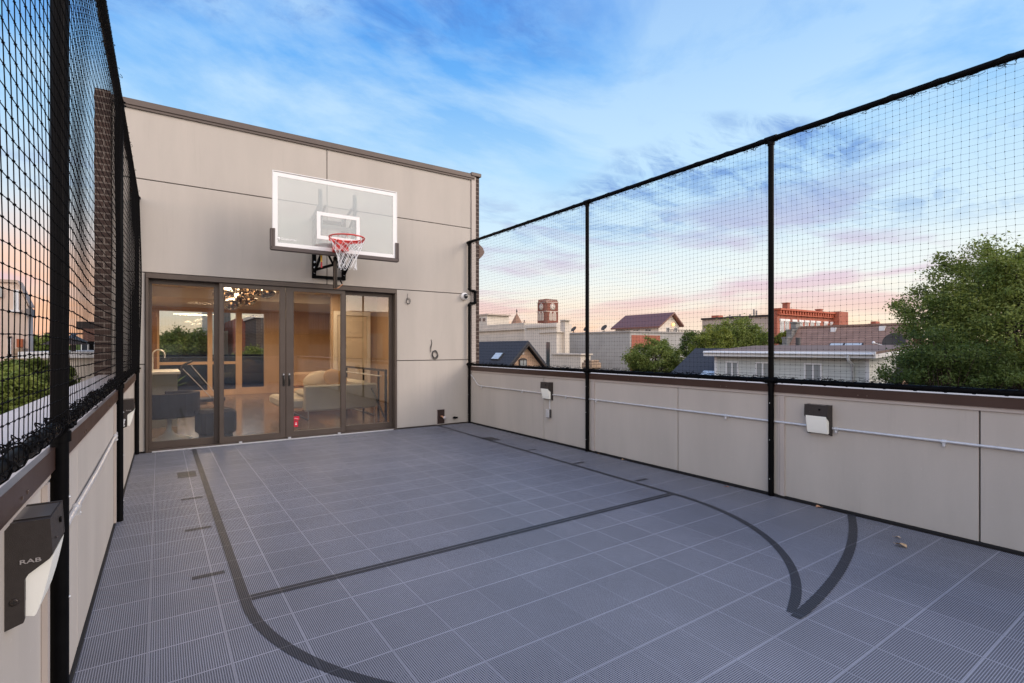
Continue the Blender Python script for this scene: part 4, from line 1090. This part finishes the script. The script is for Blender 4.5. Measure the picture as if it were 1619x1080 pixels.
for i, (px, pt, w2) in enumerate(((1134, 499, .5), (1206, 498, .45))):
    p = at(px, pt, X=xL_+3); q = W_(t); q.box(p.x-w2, p.x+w2, p.y-w2, p.y+w2, zs_-.5, p.z); q.build('chimney', REDB, t)
for px, pt in ((1154, 498), (1170, 497), (1180, 500), (1186, 497), (1192, 489), (1196, 491), (1211, 500)):
    p = at(px, pt, X=xL_+2); q = W_(t); q.tube([(p.x, p.y, zs_-.5), (p.x, p.y, p.z)], .11, 6); q.build('vent_pipe', mat('plant_steel', (.25, .24, .24), .5, metal=.4), t)
for px, pt, w2 in ((1162, 500, .7), (1176, 501, .6), (1200, 501, .9), (1214, 500, .7)):
    p = at(px, pt, X=xL_+3); q = W_(t); q.box(p.x-w2, p.x+w2, p.y-w2, p.y+w2, zs_-.5, p.z); q.build('air_unit', MATS['plant_steel'], t)
for px in (1188, 1197):
    y_ = at(px, 515, X=xL_).y; window(t, '-x', y_-.5, y_+.5, zs_-2.6, zs_-1.0, xL_+.02).location = (-62, -30, -GZ)
# brown shingle roof house
XRG = 36.; t = thing('shingle_roofed_house', 'house with a broad brown shingle roof, low skylights and stepped stone gable', 'house', (34, 16, GZ))
A = at(1263, 517.5, X=XRG); B_ = at(1452, 516, X=XRG); zr = A.z; sl3 = .95
q = W_(t); q.box(32.2, 39.8, B_.y+.4, A.y-.4, GZ, zr-4.0); q.build('wall', BEIG, t)
q = W_(t)
q.prism([(31.8, zr-4.2*sl3), (XRG, zr), (XRG, zr-.25), (31.8, zr-4.2*sl3-.25)], 'y', B_.y, A.y); q.prism([(XRG, zr), (40.2, zr-4.2*sl3), (40.2, zr-4.2*sl3-.25), (XRG, zr-.25)], 'y', B_.y, A.y)
q.build('roof', SHB, t)
for px, hw2 in ((1323, .42), (1343, .27), (1356, .27)):
    xs_ = 34.62; p = at(px, 546.5, X=xs_); sky_light(t, Vector((xs_, p.y, zr-(XRG-xs_)*sl3)), Vector((0, hw2, 0)), Vector((.13, 0, .13*sl3)), Vector((-sl3, 0, 1)))
q = W_(t)
for px in (1318, 1395): p = at(px, 521, X=35.7); q.box(35.6, 35.85, p.y-.14, p.y+.14, zr-.5, zr-.10)
q.each('roof_vent', WHITE, t)
q = W_(t); p = at(1330, 518, X=36)
y = B_.y
while y < A.y-.3: q.box(XRG-.12, XRG+.12, y+.01, y+.29, zr-.05, zr+.06); y += .30
q.build('ridge_cap', SHB, t)
p = at(1381, 515, X=37); q = W_(t); q.box(37, 37.5, p.y-.32, p.y+.32, zr-1.5, zr+.12); q.box(36.95, 37.55, p.y-.14, p.y+.14, zr+.121, zr+.26); q.build('chimney', REDB, t)
q = W_(t)
for i in range(5):
    xx = 33.4+i*.55; q.box(xx, xx+.549, A.y, A.y+.35, zr-6, zr-(XRG-xx-.55)*sl3+.12)
    q.box(xx-.03, xx+.57, A.y-.05, A.y+.40, zr-(XRG-xx-.55)*sl3+.121, zr-(XRG-xx-.55)*sl3+.22)
q.build('stepped_gable', mat('slate_stone', (.20, .20, .19), .7, .3, 4), t)
p = at(1413, 541, X=34.1); t2 = thing('satellite_dish', 'large dark satellite dish on the brown shingle roof by the big tree', 'satellite dish', (p.x, p.y, p.z-.9))
MB().tube([(0, 0, -.4), (0, 0, .8)], .05, 8).build('mast', DISH, t2)
q = MB(); q.M = Matrix.Translation((0, 0, .9)) @ Matrix.Rotation(-1.2, 4, 'Y'); q.lathe([(0, -.14), (.3, -.1), (.55, .0), (.57, 0), (.3, -.14), (0, -.18)], 22); q.build('reflector', DISH, t2)
q = MB().tube([(-.1, .1, .6), (-.5, .75, .85)], .02, 6).ball((-.52, .8, .87), .09, 8); q.build('feed_arm', WHITE, t2)
# white dormer house, nearest on the right
t = thing('dormer_house', 'nearest house with white-sided shed dormer, three paired windows and black shingle roof', 'house', (24, 13, GZ))
Xd = 22.; yl = at(1130, 560, X=Xd).y; yr = at(1375, 560, X=Xd).y; ze = at(1250, 558.5, X=Xd).z; zr = at(1250, 548, X=25.8).z
yL = 18.7; yR = 8.0
q = W_(t); q.box(Xd, 25.8, yr, yl, -3, ze-.12); q.prism([(Xd, ze-.121), (25.7, ze-.121), (25.7, zr-.2), (Xd, ze-.12)], 'y', yr+.01, yl-.01); q.build('dormer_wall', SID, t)
q = W_(t); q.prism([(Xd-.35, ze-.02), (26.0, zr-.02), (26.0, zr+.06), (Xd-.35, ze+.08)], 'y', yr-.30, yl+.30); q.build('dormer_roof', mat('brown_felt', (.15, .10, .08), .85, .15, 5), t)
q = W_(t); q.box(Xd-.40, Xd-.351, yr-.34, yl+.34, ze-.16, ze+.085); q.prism([(Xd-.35, ze-.16), (26.0, zr-.18), (26.0, zr-.021), (Xd-.35, ze-.021)], 'y', yr-.34, yr-.301)
q.prism([(Xd-.35, ze-.16), (26.0, zr-.18), (26.0, zr-.021), (Xd-.35, ze-.021)], 'y', yl+.301, yl+.34); q.build('fascia', WHITE, t)
q = W_(t); q.tube([(Xd-.45, yr-.3, ze-.02), (Xd-.45, yl+.3, ze+.01)], .045, 8); q.tube([(Xd-.43, yr+.55, ze-.06), (Xd-.43, yr+.55, ze-.25), (Xd-.06, yr+.55, ze-.42), (Xd-.06, yr+.55, -3)], .055, 8)
q.box(Xd-.03, Xd, yr, yr+.14, -3, ze-.17); q.box(Xd-.03, Xd, yl-.14, yl, -3, ze-.17); q.build('gutter', WHITE, t)
for a_, c_ in ((1148, 1168), (1195, 1218), (1272, 1300)):
    y1_ = at(a_, 570, X=Xd).y; y0_ = at(c_, 570, X=Xd).y
    window(t, '-x', y0_, y1_, ze-1.75, ze-.40, Xd, gm=WGL2, fw=.06).location = (-24, -13, -GZ)
q = W_(t); q.prism([(16.5, zr-.08-9.3*.62), (25.8, zr-.08), (25.8, zr-.35), (16.5, zr-.35-9.3*.62)], 'y', yR, yL); q.prism([(25.8, zr-.08), (35.1, zr-.08-9.3*.62), (35.1, zr-.35-9.3*.62), (25.8, zr-.35)], 'y', yR, yL)
q.build('roof', SHD, t)
q = W_(t); q.prism([(17.3, GZ), (34.3, GZ), (34.3, zr-.4-8.5*.62), (25.8, zr-.42), (17.3, zr-.4-8.5*.62)], 'y', yR+.3, yL-.3); q.build('wall', mat('maroon_wall', (.13, .02, .02), .7), t)
q = W_(t); q.prism([(16.5, zr-.36-9.3*.62), (25.8, zr-.36), (25.8, zr-.55), (16.5, zr-.55-9.3*.62)], 'y', yR, yR+.05); q.build('bargeboard', mat('wood_tan', (.35, .22, .14), .6), t)
sky_light(t, Vector((23.3, yl+1.3, zr-.08-2.5*.62)), Vector((0, .55, 0)), Vector((.5, 0, .31)), Vector((-.62, 0, 1)))
p = at(1262, 549, X=26.4); q = W_(t); q.tube([(26.4, p.y, zr-1), (26.4, p.y, zr+.45)], .11, 8); q.build('vent_pipe', MATS['lead'], t)
# buff stone chimney by the far post
p = at(935, 568, D=30); t = thing('stone_chimney', 'squat buff stone chimney top just right of the far net post', 'chimney', (p.x, p.y, GZ))
STONE = brick_mat('buff_stone', (.50, .36, .24), (.40, .28, .18), (.25, .18, .13), .4, .16, .02, var=.3)
zt = p.z-GZ
MB().box(-.32, .32, -.32, .32, 0, zt-.55).build('stack', STONE, t)
MB().box(-.42, .42, -.42, .42, zt-.549, zt-.18, .05).build('cap', STONE, t)
MB().box(-.33, .33, -.33, .33, zt-.179, zt-.04, .03).build('crown', STONE, t)
# left side: pale stucco house and low roofs
t = thing('stucco_house', 'pale pink stucco house with corner windows beyond the left net', 'house', (-9, 14, GZ))
PNK = mat('pink_stucco', (.68, .54, .44), .85, .05, .6)
A = at(45, 470, Y=18); zt = at(20, 447, Y=18).z
q = W_(t); q.prism([(-14, GZ), (A.x, GZ), (A.x, at(45, 487, Y=18).z), (at(28, 450, Y=18).x, zt), (-14, zt)], 'y', 18, 18.6); q.build('wall', PNK, t)
q = W_(t); q.prism([(-14, zt+.001), (at(28, 450, Y=18).x, zt+.001), (A.x+.02, at(45, 485, Y=18).z), (A.x+.02, at(45, 485, Y=18).z+.06), (at(28, 450, Y=18).x, zt+.07), (-14, zt+.07)], 'y', 17.95, 18.6); q.build('roof', mat('roof_tan', (.50, .39, .31), .7), t)
for a_, c_, tp, bt, gm in ((22, 30, 458, 490, WGL2), (14, 17, 532, 563, WGL), (27.5, 37, 536, 549, None)):
    x0_ = at(a_, tp, Y=18).x; x1_ = at(c_, tp, Y=18).x; z1_ = at(a_, tp, Y=18).z; z0_ = at(a_, bt, Y=18).z
    if gm is None: q = W_(t); q.box(x0_, x1_, 17.9, 18, z0_, z1_); q.build('vent_hood', mat('rust', (.40, .10, .03), .6), t)
    else: window(t, '-y', x0_, x1_, z0_, z1_, 18., gm=gm, fw=.05, mull=gm is WGL2).location = (9, -14, -GZ)
x0_ = at(-8, 453, Y=18).x; x1_ = at(5, 453, Y=18).x; q = W_(t); q.box(x0_, x1_, 17.93, 18, at(0, 470, Y=18).z, at(0, 453, Y=18).z); q.build('window', WGL2, t)
q = W_(t); pxbox(q, 23, 37, 551, Y=17.4, dep=.55); q.build('stone_pier', STONE, t)
q = W_(t); pxbox(q, 40, 49, 488, Y=17.9, dep=.5, pb=500); q.build('balcony_box', mat('grey_box', (.2, .18, .17), .7), t)
t = thing('dark_canopy', 'dark flat roof canopy on posts over a neighbouring roof deck', 'canopy', (-5, 16, -1))
q = W_(t); A = at(68, 545, Y=16); B_ = at(143, 545, Y=16); zc_ = A.z
q.add([(A.x, 15.6, zc_), (B_.x, 15.6, zc_), (B_.x-.2, 17.6, zc_+.1), (A.x+.2, 17.6, zc_+.1), (A.x+.3, 15.7, zc_+.16), (B_.x-.3, 15.7, zc_+.16), (B_.x-.5, 17.4, zc_+.3), (A.x+.5, 17.4, zc_+.3)],
      [(3, 2, 1, 0), (4, 5, 6, 7), (0, 1, 5, 4), (1, 2, 6, 5), (2, 3, 7, 6), (3, 0, 4, 7)]); q.build('roof', MATS['dark_wood'], t)
q = W_(t)
for x in (A.x+.3, (A.x+B_.x)/2, B_.x-.3): q.box(x-.04, x+.04, 15.8, 15.88, -1.5, zc_)
q.each('post', MATS['dark_wood'], t)
t = thing('low_white_building', 'low white flat-roofed building beneath the dark canopy', 'building', (-4, 18, GZ))
q = W_(t); e5 = pxbox(q, 40, 160, 566, Y=15, dep=9); q.build('wall', CREAM2, t)
q = W_(t); q.box(e5[0]-.1, e5[1]+.1, 14.9, 24.1, e5[5]+.001, e5[5]+.14); q.build('coping', WHITE, t)
t = thing('brown_brick_building', 'brown brick building with a rooftop tank frame beyond the left net', 'building', (-6, 45, GZ))
q = W_(t); e6 = pxbox(q, 131, 175, 520, Y=42, dep=9); q.build('wall', brick_mat('brown_red_brick', (.30, .12, .08), (.24, .10, .07), (.3, .2, .16)), t)
q = W_(t); p = at(146, 516, Y=43); q.box(p.x-.8, p.x+.8, 43, 44, p.z-.2, p.z+.3); q.box(p.x-2.2, p.x+1.8, 42.4, 42.5, p.z-.55, p.z-.45); q.build('roof_frame', MATS['dark_wood'], t)
for px in (139, 150):
    x_ = at(px, 535, Y=42).x; window(t, '-y', x_-.35, x_+.35, e6[5]-2.2, e6[5]-.8, 42.).location = (6, -45, -GZ)
# buildings seen through the room's far windows (beyond the front balcony)
t = thing('balcony_rail', 'black solid balcony rail outside the far room windows', 'railing', (1.6, 18.2, -.1))
MB().box(-2.1, 1.6, 0, .05, .0, 1.20).build('panel', mat('rail_panel', (.03, .032, .036), .4), t)
MB().tube([(-2.1, .02, 1.24), (1.6, .02, 1.24)], .03, 8).build('handrail', BLACK, t)
t = thing('pale_stone_building', 'pale stone building seen through the far windows of the room', 'building', (3.2, 34, GZ))
q = W_(t); a_ = at(333, 500, Y=33).x; c_ = at(352, 500, Y=33).x; q.box(a_, c_, 33, 40, GZ, 9); q.build('wall', SIDD, t)
q = W_(t); c2_ = at(372, 530, Y=36).x; q.box(c_+.002, c2_, 36, 44, GZ, at(360, 523, Y=36).z); q.build('side_wing', CREAM, t)
q = W_(t); q.box(c_+.1, c_+.9, 38, 39, at(360, 523, Y=36).z, at(360, 500, Y=38).z+.6); q.build('tank', MATS['lead'], t)
t = thing('red_brick_house', 'red and brown brick house seen through the far room windows', 'house', (5, 32, GZ))
q = W_(t); a_ = at(373, 500, Y=32).x; c_ = at(403, 500, Y=32).x; d_ = at(440, 500, Y=28).x
q.box(a_, c_+2, 32, 40, GZ, at(385, 504, Y=32).z); q.build('wall', REDB, t)
q = W_(t); q.box(at(405, 500, Y=28).x, d_, 28, 31.9, GZ, at(420, 503, Y=28).z); q.build('chimney_breast', BRICKD, t)
q = W_(t); q.box(at(405, 500, Y=28).x-.1, d_+.1, 27.9, 32, at(420, 503, Y=28).z, at(420, 503, Y=28).z+.15); q.build('cap', LIME, t)
# buildings behind the camera, seen mirrored in the doors
t = thing('balcony_apartment_block', 'tall dark clapboard apartment block with steel balconies behind the court', 'building', (5, -16, GZ))
DKS = siding_mat('dark_siding', (.16, .13, .13), .15)
q = W_(t); q.box(-4, 9.6, -24, -16, GZ, 6.4); q.build('wall', DKS, t)
q = W_(t); q.box(-4.2, 9.8, -24.2, -15.8, 6.4, 6.7); q.build('cornice', MATS['dark_wood'], t)
for k_ in range(3):
    z_ = 2.3-3*k_
    q = W_(t); q.box(-3.5, 9.6, -15.99, -14.6, z_-.12, z_); q.tube([(-3.5, -14.65, z_+1.05), (9.6, -14.65, z_+1.05)], .03, 6)
    x = -3.4
    while x < 9.5: q.box(x, x+.02, -14.67, -14.64, z_, z_+1.05); x += .14
    q.build('balcony', MATS['rail_dark'], t)
for k_ in range(2):
    for x in (-3, -.4, 2.2, 4.8, 7.4):
        q = W_(t); q.box(x, x+1.4, -15.99, -15.93, 2.5-3*k_, 4.6-3*k_); q.build('window', WGL2, t)
t = thing('corner_brick_house', 'red brick house behind the court, mirrored in the right door', 'house', (15, -16, GZ))
q = W_(t); q.box(9.9, 20, -25, -15.5, GZ, 3.4); q.build('wall', REDB, t)
q = W_(t); q.box(9.8, 20.1, -25, -15.3, 3.4, 3.7); q.build('cornice', CREAM2, t)
for x in (10.9, 13.2, 15.5):
    q = W_(t); q.box(x, x+1.0, -15.49, -15.42, .6, 2.3); q.build('window', WGL2, t)
    q = W_(t); q.box(x, x+1.0, -15.49, -15.42, -2.6, -.9); q.build('window', WGL2, t)
# ------------------------------------------------------------------ trees
BARK = mat('bark', (.07, .05, .037), .9, .3, 12, .5, 40)
LF = {'mid': leaf_mat('leaf_mid', (.065, .115, .022), (.300, .345, .085)),
      'dark': leaf_mat('leaf_dark', (.036, .072, .018), (.135, .185, .048)),
      'lime': leaf_mat('leaf_lime', (.100, .140, .020), (.300, .320, .060))}
def tree(name, label, base, ctr, rad, nclump, nleaf, ls, kind='mid', seed=1, squash=1., trunk=True, group=None, cl=.24, lim=None):
    """base = foot, ctr = crown centre, rad = (rx, ry, rz)"""
    rnd = random.Random(seed); t = thing(name, label, 'tree' if 'tree' in name or name == 'oak' else 'shrub', base, 0, group)
    B0 = Vector(base); Cc = Vector(ctr)-B0; rad = Vector(rad); clumps = []
    for i in range(nclump):
        while True:
            d = Vector((rnd.gauss(0, 1), rnd.gauss(0, 1), rnd.gauss(0, 1)))
            if d.length > .1: break
        d.normalize(); k_ = rnd.uniform(.25, 1)**.45
        lump = 1+.28*noise.noise(d*1.7+Vector((seed, 0, 0)))+.16*noise.noise(d*4+Vector((0, seed, 0)))
        c = Cc+Vector((d.x*rad.x, d.y*rad.y, d.z*rad.z))*k_*lump
        if d.z < -.6 and rnd.random() < .6: continue
        if lim and not lim(c+B0): continue
        clumps.append(c)
    tr_ = MB(); r0 = max(rad)*.075
    if trunk:
        top = Cc+Vector((0, 0, rad.z*.35)); n = 7
        pts = [Vector((0, 0, 0)).lerp(top, i/n)+Vector((noise.noise(Vector((i*.7, seed, 0)))*.25, noise.noise(Vector((i*.7, 0, seed)))*.25, 0))*(i > 0) for i in range(n+1)]
        tr_.tube(pts, [r0*(1.15-.85*i/n) for i in range(n+1)], 10)
        for c in clumps[::max(1, len(clumps)//70)]:
            s_ = pts[rnd.randint(3, n)]
            if s_.z > c.z: s_ = pts[max(2, n//2)]
            mid = s_.lerp(c, .5)+Vector((rnd.uniform(-.1, .1), rnd.uniform(-.1, .1), .12))*max(rad)*.3
            tr_.tube([s_, mid, c], [r0*.28, r0*.15, r0*.05], 5, cap=False)
    tr_.build('trunk', BARK, t)
    vs = []; fs = []
    for c in clumps:
        cr = max(rad)*cl*rnd.uniform(.6, 1.25); ax = Vector((rnd.uniform(-1, 1), rnd.uniform(-1, 1), rnd.uniform(-.2, .6))).normalized()
        m_ = int(nleaf*rnd.uniform(.5, 1.4))
        for _ in range(m_):
            p = Vector((rnd.gauss(0, .42), rnd.gauss(0, .42), rnd.gauss(0, .34)))*cr + ax*rnd.uniform(-.6, .6)*cr + c
            n_ = Vector((rnd.gauss(0, 1), rnd.gauss(0, 1), rnd.gauss(.7, 1))).normalized(); a_ = n_.orthogonal().normalized()
            a_ = Matrix.Rotation(rnd.uniform(0, 6.28), 3, n_) @ a_; b_ = n_.cross(a_); s_ = ls*rnd.uniform(.6, 1.3)
            o = len(vs); vs += [p-a_*s_, p+b_*s_*.45+n_*s_*.12, p+a_*s_, p-b_*s_*.45+n_*s_*.12]; fs.append((o, o+1, o+2, o+3))
    cb = MB(); cb.v = [tuple(v) for v in vs]; cb.f = fs; cb.mi = [0]*len(fs); cb.sm = [False]*len(fs)
    cb.build('crown', LF[kind], t)
    return t
def tpx(name, label, px, py, D, rpx, rpy, nclump, nleaf, ls, kind, seed, **kw):
    c = at(px, py, D=D); k_ = D/813
    return tree(name, label, (c.x, c.y, GZ), c, (rpx*k_, rpx*k_*.9, rpy*k_), nclump, nleaf, ls, kind, seed, **kw)
# the big tree at the right edge
c = at(1625, 520, D=14.5)
tree('big_tree', 'large dark green tree filling the right edge behind the net', (c.x+.6, c.y, GZ), c, (3.1, 2.9, 2.35), 900, 190, .046, 'mid', 5, cl=.115)
c = at(1500, 600, D=13.0)
tree('broadleaf_tree', 'lower bushy tree under the big tree beside the maroon gable', (c.x, c.y, GZ), c, (1.3, 1.25, 1.2), 240, 170, .036, 'dark', 9, cl=.19)
tpx('round_tree', 'round mid-green tree in front of the tan building', 1036, 572, 34, 45, 36, 210, 110, .075, 'mid', 21, cl=.20)
tpx('lime_tree', 'bright yellow-green pointed tree left of the white dormer', 1126, 558, 32, 38, 38, 200, 110, .070, 'lime', 22, cl=.18)
tpx('spreading_tree', 'darker spreading tree behind the bright yellow-green one', 1166, 535, 42, 50, 27, 210, 110, .085, 'mid', 23, cl=.20)
tpx('street_tree', 'darker green tree between the round tree and the bright one', 1098, 550, 44, 22, 28, 90, 90, .085, 'dark', 24, cl=.24)
tpx('small_tree', 'small yellowing tree right of the close net post under the brick block', 1242, 536, 40, 16, 14, 70, 80, .075, 'lime', 25, cl=.26)
tpx('far_tree', 'distant tree top left of the brown brick building', 66, 548, 40, 24, 18, 90, 90, .09, 'mid', 26, cl=.24)
# left: shrubs and trees just beyond the parapet
tpx('birch_tree', 'leafy tree nearest the left parapet seen low through the net', 2, 640, 5.2, 62, 56, 260, 90, .030, 'mid', 31, cl=.16, lim=lambda p: p.x < -.95)
tpx('maple_tree', 'leafy tree in front of the pink house between the net and near post', 55, 606, 8.0, 48, 34, 230, 90, .036, 'mid', 32, cl=.17, lim=lambda p: p.x < -.95)
tpx('alder_tree', 'dark leafy tree seen low between the two left net posts', 132, 612, 12.0, 32, 30, 190, 80, .045, 'dark', 33, cl=.20, lim=lambda p: p.x < -.95)
tpx('leafy_street_tree', 'large green tree seen through the first glass door beyond the room', 288, 552, 30, 46, 28, 180, 90, .085, 'mid', 41, cl=.22)
tpx('leafy_street_tree', 'bright sapling seen through the second glass door by the brick house', 405, 566, 23, 34, 12, 90, 80, .06, 'lime', 42, cl=.28)
# reflected side and far wood
b = MB(); rnd = random.Random(77)
for i in range(5200):
    a = rnd.uniform(0, 2*pi); d = rnd.uniform(170, 330); h = rnd.uniform(-9, .5+1.2*noise.noise(Vector((a*9, 0, 3))))
    p = Vector((d*sin(a), d*cos(a), h))
    s_ = rnd.uniform(1.6, 3.6); n_ = Vector((rnd.gauss(0, 1), rnd.gauss(0, 1), rnd.gauss(0, .6))).normalized(); u = n_.orthogonal().normalized(); v = n_.cross(u)
    b.add([p-u*s_, p+v*s_*.7, p+u*s_, p-v*s_*.7], [(0, 1, 2, 3)])
tag(b.build('far_wood', LF['dark']), 'far belt of tree tops along the horizon', 'trees', kind='stuff')
